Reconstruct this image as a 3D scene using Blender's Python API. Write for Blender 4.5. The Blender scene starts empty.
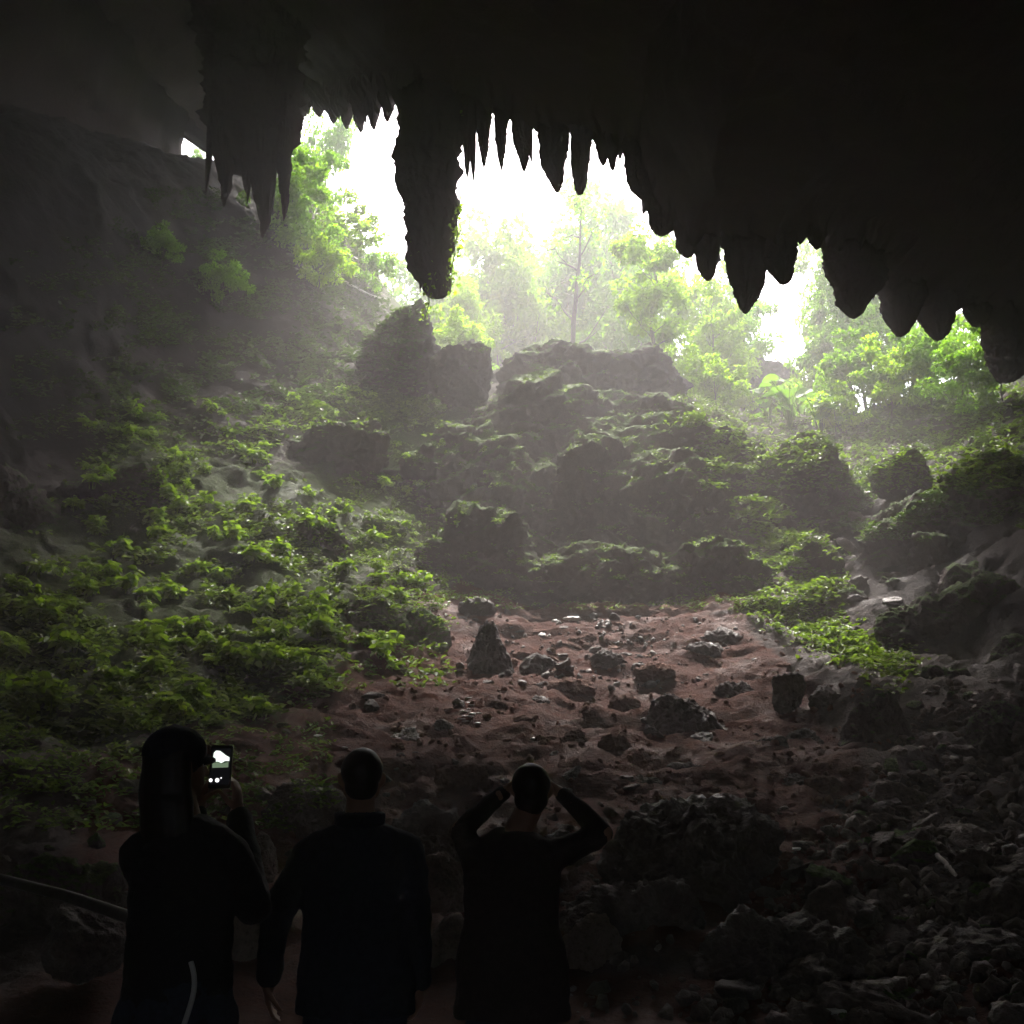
import bpy, bmesh, math, random
import numpy as np
from mathutils import Vector, Matrix, Quaternion

random.seed(7)
RNG = np.random.default_rng(7)
SC = bpy.context.scene
COL = SC.collection
R = math.radians

# ------------------------------------------------------------------ camera
CAM_Z, PITCH, FPX = 1.6, R(12.3), 1206.0
cd = bpy.data.cameras.new('camera')
cd.sensor_width = 36.0
cd.lens = 36.0 * FPX / 1024.0
cd.clip_start = 0.05
cd.clip_end = 1000
cam = bpy.data.objects.new('camera', cd)
COL.objects.link(cam)
cam.location = (0, 0, CAM_Z)
cam.rotation_euler = (R(90) + PITCH, 0, 0)
SC.camera = cam
SP, CP = math.sin(PITCH), math.cos(PITCH)


def ray(px, py):
    u, v = (px - 512) / FPX, (512 - py) / FPX
    return Vector((u, CP - v * SP, SP + v * CP))


def at(px, py, Y):
    d = ray(px, py)
    return Vector((0, 0, CAM_Z)) + d * (Y / d.y)


def mpp(Y):
    return Y / FPX * 1.02


# ------------------------------------------------------------------ noise
_perm = np.random.default_rng(11).permutation(256).astype(np.int64)
_perm = np.concatenate([_perm, _perm, _perm])
_g = np.random.default_rng(12).normal(size=(256, 3))
_g /= np.linalg.norm(_g, axis=1)[:, None]


def pn(p):
    p = np.asarray(p, float)
    i = np.floor(p).astype(np.int64)
    f = p - i
    i &= 255
    w = f * f * f * (f * (f * 6 - 15) + 10)
    out = 0
    for dx in (0, 1):
        wx = w[:, 0] if dx else 1 - w[:, 0]
        for dy in (0, 1):
            wy = w[:, 1] if dy else 1 - w[:, 1]
            for dz in (0, 1):
                wz = w[:, 2] if dz else 1 - w[:, 2]
                h = _perm[_perm[_perm[(i[:, 0] + dx) & 255] + ((i[:, 1] + dy) & 255)] + ((i[:, 2] + dz) & 255)]
                g = _g[h]
                d = g[:, 0] * (f[:, 0] - dx) + g[:, 1] * (f[:, 1] - dy) + g[:, 2] * (f[:, 2] - dz)
                out = out + wx * wy * wz * d
    return out * 1.5


def fbm(p, octv=4, gain=.5, lac=2.03):
    a, s, t = 1.0, 0, 0
    p = np.asarray(p, float)
    for k in range(octv):
        s = s + a * pn(p + k * 17.3)
        t += a
        a *= gain
        p = p * lac
    return s / t


def ridged(p, octv=4, gain=.5, lac=2.1):
    a, s, t = 1.0, 0, 0
    p = np.asarray(p, float)
    for k in range(octv):
        s = s + a * (1 - np.abs(pn(p + k * 9.1)) * 2)
        t += a
        a *= gain
        p = p * lac
    return s / t


def sstep(a, b, x):
    t = np.clip((x - a) / (b - a), 0, 1)
    return t * t * (3 - 2 * t)


# ------------------------------------------------------------------ mesh and object helpers
def mesh(name, V, F, smooth=True, mats=()):
    V = np.asarray(V, np.float32)
    F = np.asarray(F, np.int32)
    me = bpy.data.meshes.new(name)
    n, k = F.shape
    me.vertices.add(len(V))
    me.vertices.foreach_set('co', V.ravel())
    me.loops.add(n * k)
    me.loops.foreach_set('vertex_index', F.ravel())
    me.polygons.add(n)
    me.polygons.foreach_set('loop_start', np.arange(0, n * k, k, dtype=np.int32))
    me.update(calc_edges=True)
    me.validate()
    if smooth:
        me.polygons.foreach_set('use_smooth', np.ones(len(me.polygons), bool))
    for m in mats:
        me.materials.append(m)
    return me


def obj(name, me, parent=None):
    o = bpy.data.objects.new(name, me)
    COL.objects.link(o)
    if parent:
        o.parent = parent
    return o


def tag(o, label=None, cat=None, group=None, kind=None):
    if label: o['label'] = label
    if cat: o['category'] = cat
    if group: o['group'] = group
    if kind: o['kind'] = kind
    return o


def empty(name, loc, label, cat, group=None):
    o = bpy.data.objects.new(name, None)
    COL.objects.link(o)
    o.location = loc
    o.empty_display_size = .2
    return tag(o, label, cat, group)


def dup(root, loc, rotz=0, scale=1, label=None, group=None):
    r = root.copy()
    COL.objects.link(r)
    r.location = loc
    r.rotation_euler = (0, 0, rotz)
    r.scale = (scale,) * 3 if not hasattr(scale, '__len__') else scale
    if label: r['label'] = label
    if group: r['group'] = group
    for ch in [c for c in bpy.data.objects if c.parent == root]:
        c = ch.copy()
        COL.objects.link(c)
        c.parent = r
    return r


# ------------------------------------------------------------------ materials
def newmat(name):
    m = bpy.data.materials.new(name)
    m.use_nodes = True
    nt = m.node_tree
    nt.nodes.clear()
    return m, nt, nt.nodes.new('ShaderNodeOutputMaterial')


def N(nt, t, **kw):
    n = nt.nodes.new(t)
    for k, v in kw.items():
        if k in n.inputs.keys() if hasattr(n.inputs, 'keys') else False:
            n.inputs[k].default_value = v
        else:
            setattr(n, k, v)
    return n


def noise(nt, vec, scale, detail=6, rough=.6):
    n = nt.nodes.new('ShaderNodeTexNoise')
    n.inputs['Scale'].default_value = scale
    n.inputs['Detail'].default_value = detail
    n.inputs['Roughness'].default_value = rough
    nt.links.new(vec, n.inputs['Vector'])
    return n.outputs['Fac']


def ramp(nt, fac, stops):
    n = nt.nodes.new('ShaderNodeValToRGB')
    e = n.color_ramp.elements
    while len(e) > 1:
        e.remove(e[-1])
    for i, (p, c) in enumerate(stops):
        if i == 0:
            e[0].position = p
            el = e[0]
        else:
            el = e.new(p)
        el.color = (c, c, c, 1) if not hasattr(c, '__len__') else (*c, 1)
    nt.links.new(fac, n.inputs['Fac'])
    return n.outputs['Color']


def mix(nt, fac, a, b, mode='MIX'):
    n = nt.nodes.new('ShaderNodeMix')
    n.data_type = 'RGBA'
    n.blend_type = mode
    for s, v in ((n.inputs[0], fac), (n.inputs[6], a), (n.inputs[7], b)):
        if hasattr(v, 'is_linked') or hasattr(v, 'links'):
            nt.links.new(v, s)
        elif hasattr(v, '__len__'):
            s.default_value = (*v, 1)
        else:
            s.default_value = v
    return n.outputs[2]


def mth(nt, op, a, b=0.0):
    n = nt.nodes.new('ShaderNodeMath')
    n.operation = op
    for s, v in ((n.inputs[0], a), (n.inputs[1], b)):
        if hasattr(v, 'links'):
            nt.links.new(v, s)
        else:
            s.default_value = v
    return n.outputs[0]


def bump(nt, h, strength, dist):
    n = nt.nodes.new('ShaderNodeBump')
    n.inputs['Strength'].default_value = strength
    n.inputs['Distance'].default_value = dist
    nt.links.new(h, n.inputs['Height'])
    return n.outputs['Normal']


def rock_mat(name, dark, light, moss=0.5, rough=.85, wet=0.0, mosscol=((.025, .045, .010), (.075, .12, .022))):
    m, nt, out = newmat(name)
    geo = nt.nodes.new('ShaderNodeNewGeometry')
    pos = geo.outputs['Position']
    n1 = noise(nt, pos, .9, 8, .65)
    n2 = noise(nt, pos, 6, 8, .7)
    n3 = noise(nt, pos, 26, 4, .7)
    c = ramp(nt, n1, [(.3, dark), (.7, light)])
    c = mix(nt, ramp(nt, n2, [(.35, 0.0), (.75, .6)]), c, tuple(min(1, x * 1.5) for x in light))
    c = mix(nt, ramp(nt, n3, [(.3, .55), (.5, 0.0)]), c, tuple(x * .5 for x in dark))
    sep = nt.nodes.new('ShaderNodeSeparateXYZ')
    nt.links.new(geo.outputs['Normal'], sep.inputs[0])
    if moss > 0:
        f = mth(nt, 'ADD', mth(nt, 'MULTIPLY', sep.outputs['Z'], .55), mth(nt, 'MULTIPLY', mth(nt, 'ADD', n2, n1), .62))
        mk = ramp(nt, f, [(min(.98, 1.07 - .4 * moss), 0.0), (min(1, 1.2 - .4 * moss), 1.0)])
        mc = ramp(nt, n3, [(.35, mosscol[0]), (.65, mosscol[1])])
        c = mix(nt, mk, c, mc)
    b = nt.nodes.new('ShaderNodeBsdfPrincipled')
    nt.links.new(c, b.inputs['Base Color'])
    b.inputs['Specular IOR Level'].default_value = .3 if wet else .1
    if wet:
        nt.links.new(ramp(nt, n1, [(.52, rough), (.62, rough - wet)]), b.inputs['Roughness'])
    else:
        b.inputs['Roughness'].default_value = rough
    h = mth(nt, 'ADD', mth(nt, 'MULTIPLY', n2, 1.0), mth(nt, 'MULTIPLY', n3, .35))
    nt.links.new(bump(nt, h, .9, .12), b.inputs['Normal'])
    nt.links.new(b.outputs[0], out.inputs[0])
    return m


def leaf_mat(name, c0, c1, trans=.5, scale=1.3):
    m, nt, out = newmat(name)
    geo = nt.nodes.new('ShaderNodeNewGeometry')
    oi = nt.nodes.new('ShaderNodeObjectInfo')
    n1 = noise(nt, geo.outputs['Position'], scale, 3)
    rnd = mth(nt, 'ADD', mth(nt, 'MULTIPLY', n1, .8), mth(nt, 'MULTIPLY', geo.outputs['Random Per Island'], .35))
    c = ramp(nt, rnd, [(.3, c0), (.85, c1)])
    d = nt.nodes.new('ShaderNodeBsdfPrincipled')
    d.inputs['Roughness'].default_value = .55
    d.inputs['Specular IOR Level'].default_value = .3
    t = nt.nodes.new('ShaderNodeBsdfTranslucent')
    nt.links.new(c, d.inputs['Base Color'])
    tc = mix(nt, 1.0, c, (1.25, 1.35, .7), 'MULTIPLY')
    nt.links.new(tc, t.inputs['Color'])
    mx = nt.nodes.new('ShaderNodeMixShader')
    mx.inputs[0].default_value = trans
    nt.links.new(d.outputs[0], mx.inputs[1])
    nt.links.new(t.outputs[0], mx.inputs[2])
    nt.links.new(mx.outputs[0], out.inputs[0])
    return m


def plain(name, col, rough=.8, var=.3, scale=18, bumps=.0, metal=0, spec=.5):
    m, nt, out = newmat(name)
    tc = nt.nodes.new('ShaderNodeTexCoord')
    n1 = noise(nt, tc.outputs['Object'], scale, 6)
    c = ramp(nt, n1, [(.3, tuple(x * (1 - var) for x in col)), (.7, tuple(x * (1 + var) for x in col))])
    b = nt.nodes.new('ShaderNodeBsdfPrincipled')
    nt.links.new(c, b.inputs['Base Color'])
    b.inputs['Roughness'].default_value = rough
    b.inputs['Metallic'].default_value = metal
    b.inputs['Specular IOR Level'].default_value = spec
    if bumps:
        nt.links.new(bump(nt, n1, bumps, .02), b.inputs['Normal'])
    nt.links.new(b.outputs[0], out.inputs[0])
    return m


def glow(name, col, s):
    m, nt, out = newmat(name)
    e = nt.nodes.new('ShaderNodeEmission')
    e.inputs[0].default_value = (*col, 1)
    e.inputs[1].default_value = s
    nt.links.new(e.outputs[0], out.inputs[0])
    return m


M = {}
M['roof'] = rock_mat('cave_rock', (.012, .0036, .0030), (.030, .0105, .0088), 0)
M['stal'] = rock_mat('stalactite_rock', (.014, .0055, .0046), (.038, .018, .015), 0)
M['outcrop'] = rock_mat('outcrop_rock', (.035, .026, .025), (.09, .068, .063), .30)
M['mossrock'] = rock_mat('mossy_rock', (.035, .027, .025), (.09, .07, .064), .58)
M['bare'] = rock_mat('bare_rock', (.035, .025, .023), (.10, .074, .067), .0, .7, .35)
M['pale'] = rock_mat('pale_rock', (.10, .075, .062), (.30, .24, .205), .0, .85)
M['rubble'] = rock_mat('rubble_rock', (.045, .030, .024), (.125, .088, .074), .0, .75, .25)
M['red'] = rock_mat('red_rock', (.07, .030, .021), (.16, .08, .058), .0)
M['leafA'] = leaf_mat('plant_leaf', (.075, .13, .012), (.24, .36, .03), .5, 2)
M['leafB'] = leaf_mat('tree_leaf', (.07, .14, .012), (.18, .31, .026), .65, .5)
M['leafC'] = leaf_mat('pale_tree_leaf', (.09, .18, .016), (.21, .37, .03), .7, .5)
M['round'] = leaf_mat('round_leaf', (.08, .16, .02), (.15, .26, .04), .5, 1)
M['cliff'] = leaf_mat('shaded_leaf', (.025, .05, .010), (.07, .115, .02), .4, .5)  # darker leaf copy, paints shade into the cliff and right bank cover
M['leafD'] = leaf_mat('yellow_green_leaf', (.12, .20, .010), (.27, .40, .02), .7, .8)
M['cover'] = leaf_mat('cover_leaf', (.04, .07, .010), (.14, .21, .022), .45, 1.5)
M['bark'] = plain('bark', (.10, .08, .065), .9, .4, 8, .5)
M['root'] = plain('pale_root', (.34, .31, .26), .8, .3, 6)
M['skin'] = plain('skin', (.33, .19, .13), .55, .08, 20)
M['hair'] = plain('hair', (.016, .011, .009), .5, .4, 60)
M['eye'] = plain('eye', (.6, .58, .55), .2, .02)
M['navy'] = plain('navy_cloth', (.022, .024, .034), .9, .25, 40, .3)
M['black'] = plain('black_cloth', (.018, .016, .017), .9, .25, 40, .3)
M['brown'] = plain('brown_cloth', (.035, .024, .022), .9, .25, 40, .3)
M['denim'] = plain('denim', (.030, .034, .05), .9, .3, 60, .3)
M['shoe'] = plain('shoe_leather', (.03, .025, .022), .6, .3, 20)
M['rail'] = plain('rail_metal', (.10, .095, .09), .45, .3, 14, .1, .6)
M['palerail'] = plain('pale_rail_paint', (.45, .46, .44), .5, .15, 14)
M['phone'] = plain('phone_plastic', (.012, .012, .013), .3, .05)
M['screen'] = glow('screen_dark', (.010, .010, .012), .05)
M['picture'] = glow('screen_bright', (.88, 1.0, .90), .17)
M['picgreen'] = glow('screen_green', (.20, .28, .18), .09)
M['icon'] = glow('screen_icon', (1, 1, 1), .22)
M['stick'] = plain('pale_wood', (.42, .38, .33), .8, .25, 9)
M['litter'] = plain('white_scrap', (.5, .49, .47), .5, .1, 9)


def terrain_mat():
    m, nt, out = newmat('cave_ground')
    geo = nt.nodes.new('ShaderNodeNewGeometry')
    pos = geo.outputs['Position']
    att = nt.nodes.new('ShaderNodeAttribute')
    att.attribute_name = 'soil_shade'
    sep = nt.nodes.new('ShaderNodeSeparateColor')
    nt.links.new(att.outputs['Color'], sep.inputs[0])
    n1 = noise(nt, pos, .7, 8, .65)
    n2 = noise(nt, pos, 5, 8, .7)
    n3 = noise(nt, pos, 24, 5, .7)
    dirt = ramp(nt, n2, [(.3, (.044, .0105, .0052)), (.55, (.082, .0205, .0098)), (.8, (.125, .042, .022))])
    dirt = mix(nt, ramp(nt, n3, [(.28, .7), (.45, 0.0)]), dirt, (.05, .027, .024))
    rock = ramp(nt, n1, [(.3, (.028, .02, .018)), (.7, (.075, .055, .05))])
    rock = mix(nt, ramp(nt, n2, [(.4, 0.0), (.75, .6)]), rock, (.12, .095, .085))
    rock = mix(nt, ramp(nt, n3, [(.3, .6), (.48, 0.0)]), rock, (.03, .024, .022))
    green = ramp(nt, n3, [(.3, (.022, .035, .010)), (.5, (.045, .068, .016)), (.7, (.085, .12, .028))])
    df = ramp(nt, mth(nt, 'ADD', mth(nt, 'MULTIPLY', sep.outputs[0], 1.0), mth(nt, 'MULTIPLY', mth(nt, 'SUBTRACT', n1, .5), .9)), [(.38, 0.0), (.6, 1.0)])
    gf = ramp(nt, mth(nt, 'ADD', mth(nt, 'MULTIPLY', sep.outputs[1], 1.0), mth(nt, 'MULTIPLY', mth(nt, 'SUBTRACT', n2, .5), 1.3)), [(.45, 0.0), (.7, 1.0)])
    rock = mix(nt, mth(nt, 'MULTIPLY', sep.outputs[2], .9), rock, (.012, .008, .008))  # third channel: painted shade, darkens the rock colour
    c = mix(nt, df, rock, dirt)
    c = mix(nt, gf, c, green)
    b = nt.nodes.new('ShaderNodeBsdfPrincipled')
    nt.links.new(c, b.inputs['Base Color'])
    b.inputs['Specular IOR Level'].default_value = .1
    nt.links.new(ramp(nt, n1, [(.5, .9), (.66, .6)]), b.inputs['Roughness'])
    n4 = noise(nt, pos, 90, 3, .8)
    h = mth(nt, 'ADD', mth(nt, 'ADD', n2, mth(nt, 'MULTIPLY', n3, .5)), mth(nt, 'MULTIPLY', n4, .22))
    nt.links.new(bump(nt, h, 1.0, .14), b.inputs['Normal'])
    nt.links.new(b.outputs[0], out.inputs[0])
    return m


M['terrain'] = terrain_mat()

# ------------------------------------------------------------------ terrain
CTRL_PX = [
    (30, 850, 11), (30, 760, 14), (30, 680, 18), (30, 600, 22), (30, 500, 27), (30, 430, 29.5),
    (120, 850, 11.5), (120, 760, 14.5), (120, 650, 20), (120, 560, 25), (120, 470, 29), (120, 410, 32),
    (230, 860, 12), (230, 760, 15.5), (230, 650, 21), (230, 560, 25.5), (230, 470, 30), (230, 400, 34),
    (330, 860, 12), (330, 760, 16), (330, 680, 20), (330, 600, 25), (330, 520, 29), (330, 450, 33), (330, 410, 35.5),
    (430, 860, 12.5), (430, 760, 17), (430, 680, 21.5), (430, 600, 27), (430, 525, 32), (430, 455, 36), (430, 405, 38),
    (550, 950, 9.5), (550, 880, 12), (550, 800, 16), (550, 730, 20), (550, 650, 25), (550, 603, 29), (550, 545, 32.8), (550, 475, 36.3), (550, 415, 39.3), (550, 372, 42),
    (650, 980, 8.9), (650, 880, 12), (650, 800, 16), (650, 725, 20), (650, 650, 25), (650, 606, 28.5), (650, 545, 32.8), (650, 475, 36.3), (650, 405, 40), (650, 372, 43),
    (750, 960, 9.2), (750, 880, 12), (750, 800, 16), (750, 725, 20), (750, 640, 25), (750, 590, 28), (750, 540, 31), (750, 490, 35), (750, 448, 40), (750, 430, 47),
    (850, 940, 9.6), (850, 850, 13), (850, 760, 17), (850, 700, 20), (850, 650, 23), (850, 605, 27), (850, 560, 30), (850, 505, 34), (850, 450, 40), (850, 420, 47),
    (950, 920, 10), (950, 820, 14), (950, 730, 18), (950, 660, 22), (950, 610, 25), (950, 540, 29), (950, 470, 33), (950, 420, 38), (950, 380, 45),
    (1050, 880, 10), (1050, 780, 14), (1050, 690, 18), (1050, 600, 22), (1050, 520, 26), (1050, 450, 30), (1050, 400, 35), (1050, 350, 42),
    (-60, 840, 11), (-60, 740, 14), (-60, 650, 18), (-60, 560, 22), (-60, 450, 26), (-60, 330, 28.5),
    (180, 380, 35), (180, 300, 37), (180, 225, 39), (150, 165, 40.5), (100, 300, 33.5), (100, 190, 35.2), (0, 300, 30), (0, 150, 32.5),
    (250, 335, 38), (250, 260, 41), (300, 300, 41), (300, 225, 45), (350, 310, 44), (345, 255, 49), (310, 160, 53), (385, 320, 47), (392, 300, 53),
]
CTRL_W = [(-12, -15, 0), (0, -15, 0), (12, -15, 0), (-6, 0, 0), (6, 0, 0), (0, 3, 0), (-3, 5, 0), (3, 5, 0), (0, 8, .02),
          (3, 8, -.05), (-4, 8, .1), (-8, 8, .7), (8, 8, .5), (0, 50, 15.2), (0, 60, 16), (0, 75, 19), (0, 90, 24), (0, 125, 36),
          (15, 52, 15.5), (24, 60, 21), (20, 80, 24), (30, 45, 20), (-20, 52, 29), (-26, 40, 27), (-22, 65, 33), (-11, 62, 20), (-12, 75, 23), (-15, 90, 30),
          (-70, 130, 44), (70, 130, 44), (-70, 40, 40), (70, 40, 36), (-70, -30, 20), (70, -30, 20), (-24, 0, 6), (24, 0, 6), (-22, 14, 9), (22, 14, 9)]
P = [tuple(at(*c)) for c in CTRL_PX] + CTRL_W
P = np.array(P, float)


def _rbf(P):
    n = len(P)
    d = np.linalg.norm(P[:, None, :2] - P[None, :, :2], axis=2)
    A = np.zeros((n + 3, n + 3))
    A[:n, :n] = -d - .0
    A[:n, :n] -= np.eye(n) * -.25     # a little smoothing
    A[:n, n] = 1
    A[:n, n + 1:] = P[:, :2]
    A[n, :n] = 1
    A[n + 1:, :n] = P[:, :2].T
    b = np.concatenate([P[:, 2], [0, 0, 0]])
    return np.linalg.solve(A, b)


RB = _rbf(P)


def base_h(x, y):
    n = len(P)
    z = RB[n] + RB[n + 1] * x + RB[n + 2] * y
    for i in range(n):
        z = z - RB[i] * np.sqrt((x - P[i, 0]) ** 2 + (y - P[i, 1]) ** 2)
    return z


def soil_masks(x, y):
    # red earth patch in the middle of the slope, green cover to the left and on the ridge to the right
    p = np.stack([x * .25, y * .25, x * 0 + 3.3], 1)
    w = fbm(p, 3) * 2.0
    yy = y + w
    xc = -1.2 + (27 - yy) * -.03 + w * .5
    hw = np.interp(yy, [8, 13, 18, 24, 29], [3.0, 4.4, 4.8, 4.2, 3.0])
    dirt = sstep(1.15, .75, np.abs(x - (xc + np.interp(yy, [9, 15, 22, 28], [1.5, 1.6, 2.2, 3.2]))) / hw) * sstep(29.8, 27.5, yy) * sstep(8.0, 10.5, yy)
    dirt = np.maximum(dirt, .95 * sstep(9.6, 8.4, y) * sstep(-4.5, -2, x) * sstep(4.5, 3, x))
    green = sstep(-1.5, -4.5, x + w * .6 + (20 - yy) * .12) * sstep(11.5, 14.5, yy) * sstep(60, 40, yy) * .75
    green = np.maximum(green, sstep(46, 52, yy) * .9)
    green = np.maximum(green, sstep(31, 36, yy) * .48)
    return dirt, green


def terrain_h(x, y):
    z = base_h(x, y)
    dirt, green = soil_masks(x, y)
    p = np.stack([x, y, z * .6], 1)
    far = sstep(7.3, 10, y)
    z = z + far * (1 - .35 * dirt) * .55 * fbm(p * .33 + 5, 3)
    rocky = (1 - .72 * dirt)
    rg = ridged(p * np.array([.55, .55, .4]) + 31, 4) - .55
    z = z + far * rocky * .42 * rg
    z = z + far * (.35 + .65 * rocky) * .16 * fbm(p * 1.9 + 9, 4)
    # eroded steps and small hollows in the red earth
    st = ridged(np.stack([x * .5 + y * .12, y * .85 - x * .1, z * 0 + 2], 1) + 3, 3) - .5
    z = z + far * dirt * .24 * st
    z = z + far * dirt * .10 * np.abs(fbm(np.stack([x * 1.1, y * 1.9, z * 0 + 8], 1), 4))
    z = z + far * .05 * ridged(p * 3.1 + 77, 3) + far * .035 * ridged(p * 6.3 + 7, 2)
    z = z + .05 * fbm(p * 3.3, 3) * (.3 + .7 * far)
    z = z + .022 * fbm(p * 8, 2) * (.4 + .6 * far)
    return z


def axis(lo, d0, d1, hi, step, n):
    a = d0 - np.geomspace(step, d0 - lo, n)[::-1]
    b = np.arange(d0, d1, step)
    c = d1 + np.geomspace(step, hi - d1, n)
    return np.concatenate([a, b, c])


xs = axis(-75, -19, 19, 75, .085, 45)
ys = axis(-32, 7.0, 44, 135, .085, 60)
X, Y = np.meshgrid(xs, ys)
x, y = X.ravel(), Y.ravel()
z = terrain_h(x, y)
nx, ny = len(xs), len(ys)
i = np.arange(nx * ny).reshape(ny, nx)
F = np.stack([i[:-1, :-1].ravel(), i[:-1, 1:].ravel(), i[1:, 1:].ravel(), i[1:, :-1].ravel()], 1)
# push steep walls sideways a little so that they are not a smooth sheet
V = np.stack([x, y, z], 1)
q = V * .5
stp = sstep(9, 12, y)
V[:, 0] += .45 * fbm(q + 40, 4) * stp
V[:, 1] += .55 * fbm(q + 70, 4) * stp
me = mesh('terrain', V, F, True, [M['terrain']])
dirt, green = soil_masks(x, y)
att = me.color_attributes.new('soil_shade', 'FLOAT_COLOR', 'POINT')
shade_mask = sstep(-9.5, -12.0, x + .06 * (y - 28)) * sstep(52, 47, y) * sstep(23, 28, y - .4 * (x + 12))  # shade painted into sunlit rock: left wall, right bank, left cliff
shade_mask = np.maximum(shade_mask, .85 * sstep(6.8, 9.0, x) * sstep(18, 22, y) * sstep(40, 35, y))
shade_mask = np.maximum(shade_mask, .75 * sstep(-4.0, -6.5, x) * sstep(30, 34, y) * sstep(52, 47, y))
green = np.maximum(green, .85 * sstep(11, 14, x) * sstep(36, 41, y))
att.data.foreach_set('color', np.stack([dirt, green * (1 - shade_mask), shade_mask, dirt * 0 + 1], 1).astype(np.float32).ravel())
terrain = tag(obj('terrain', me), kind='structure')

# ------------------------------------------------------------------ cave roof: a thick rock vault ending in a lip
LIP = [((-34, 20, -2),), ((-32, 24, 12),), (-420, 190, 33), (-200, 205, 35), (0, 215, 38), (100, 200, 46), (160, 172, 50), (178, 174, 51), (184, 134, 51), (195, 110, 51), (207, 116, 51), (216, 150, 51), (245, 128, 51), (292, 106, 50),  # left end drawn far out so the roof shades wall and cliff
       (340, 104, 43), (400, 98, 34), (460, 98, 34), (500, 112, 33.8), (540, 130, 33.5), (600, 138, 33), (630, 150, 32.5), (648, 205, 32.2), (690, 246, 31.6), (726, 240, 31.2),
       (765, 250, 30.8), (803, 228, 30.4), (822, 230, 30.2), (881, 276, 32.5), (925, 300, 34.5), (967, 306, 35.5), (996, 314, 36.2), (1030, 360, 36.4), (1080, 440, 36), (1150, 520, 35.5), (1400, 560, 32),  # right end drawn out as well, to shade the right bank
       ((32, 22, 2),), ((34, 20, -3),)]
LP = np.array([tuple(l[0]) if len(l) == 1 else tuple(at(*l)) for l in LIP], float)
cum = np.concatenate([[0], np.cumsum(np.linalg.norm(np.diff(LP, axis=0), axis=1))])
k0, k1 = cum[11], cum[-5]
S = np.concatenate([np.linspace(0, k0, 70)[:-1], np.linspace(k0, k1, 900), np.linspace(k1, cum[-1], 70)[1:]])
L = np.stack([np.interp(S, cum, LP[:, k]) for k in range(3)], 1)
nS, nT = len(S), 150
T = np.linspace(0, 1, nT) ** 1.35
back_z = np.interp(S, [0, cum[3], cum[-4], cum[-1]], [-3, 10, 9.5, -3])
rows = []
for t in T:
    Yb = L[:, 1] * (1 - t) + (-16) * t
    Xb = L[:, 0] * (1 - t) + np.clip(L[:, 0] * 1.1, -26, 26) * t
    Zb = L[:, 2] * (1 - t) + back_z * t + 2.2 * math.sin(math.pi * min(1, t * 1.2)) ** 1.0 * (L[:, 2] > 8) * .6
    if t > .86:
        k = sstep(.86, 1.0, t)
        Xb = Xb * (1 - k)
        Zb = Zb * (1 - k) + 2 * k
    p = np.stack([Xb, Yb, Zb], 1)
    am = .08 + 1.0 * min(1, t * 3)
    d = fbm(p * .22 + 60, 4) * 1.6 * min(1, t * 3) + am * (.5 * fbm(p * .8 + 20, 4) + .45 * (ridged(p * .55 + 5, 4) - .5))
    p[:, 2] += d * (L[:, 2] > 3) + abs(.8 * min(1, t * 3))
    p[:, 0] += .5 * fbm(p * .5 + 90, 3)
    if t < .05:   # ragged drip fringe along the lip
        fr = np.clip(ridged(np.stack([S * .9, S * 0 + 3, S * 0], 1), 4, .7) - .5, 0, 1) * 1.7 * (.3 + np.clip(fbm(np.stack([S * .23, S * 0 + 8, S * 0], 1), 2) + .5, 0, 1.3)) + .35 * fbm(np.stack([S * .6, S * 0, S * 0], 1), 3)
        p[:, 2] -= fr * (1 - t / .05) * (S > k0) * (S < k1)
    rows.append(p)
inner = np.concatenate(rows)
outer = []
for j, t in enumerate(T):
    p = rows[j].copy()
    k = 0 if j == 0 else 1
    if j:
        p[:, 2] += 1.0 + 7 * min(1, t * 6) * (1 - .9 * max(0, (t - .9) / .1))
        p[:, 0] *= 1.12
        p[:, 1] -= .3
    outer.append(p)
outer = np.concatenate(outer)
i = np.arange(nS * nT).reshape(nT, nS)
Fi = np.stack([i[:-1, :-1].ravel(), i[:-1, 1:].ravel(), i[1:, 1:].ravel(), i[1:, :-1].ravel()], 1)
Fo = Fi[:, ::-1] + nS * nT
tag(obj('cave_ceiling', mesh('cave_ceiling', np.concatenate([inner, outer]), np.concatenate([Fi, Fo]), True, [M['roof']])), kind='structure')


def lip_y(px):
    xsl = [l[0] for l in LIP if len(l) == 3]
    return np.interp(px, xsl, [l[1] for l in LIP if len(l) == 3]), np.interp(px, xsl, [l[2] for l in LIP if len(l) == 3])


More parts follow.
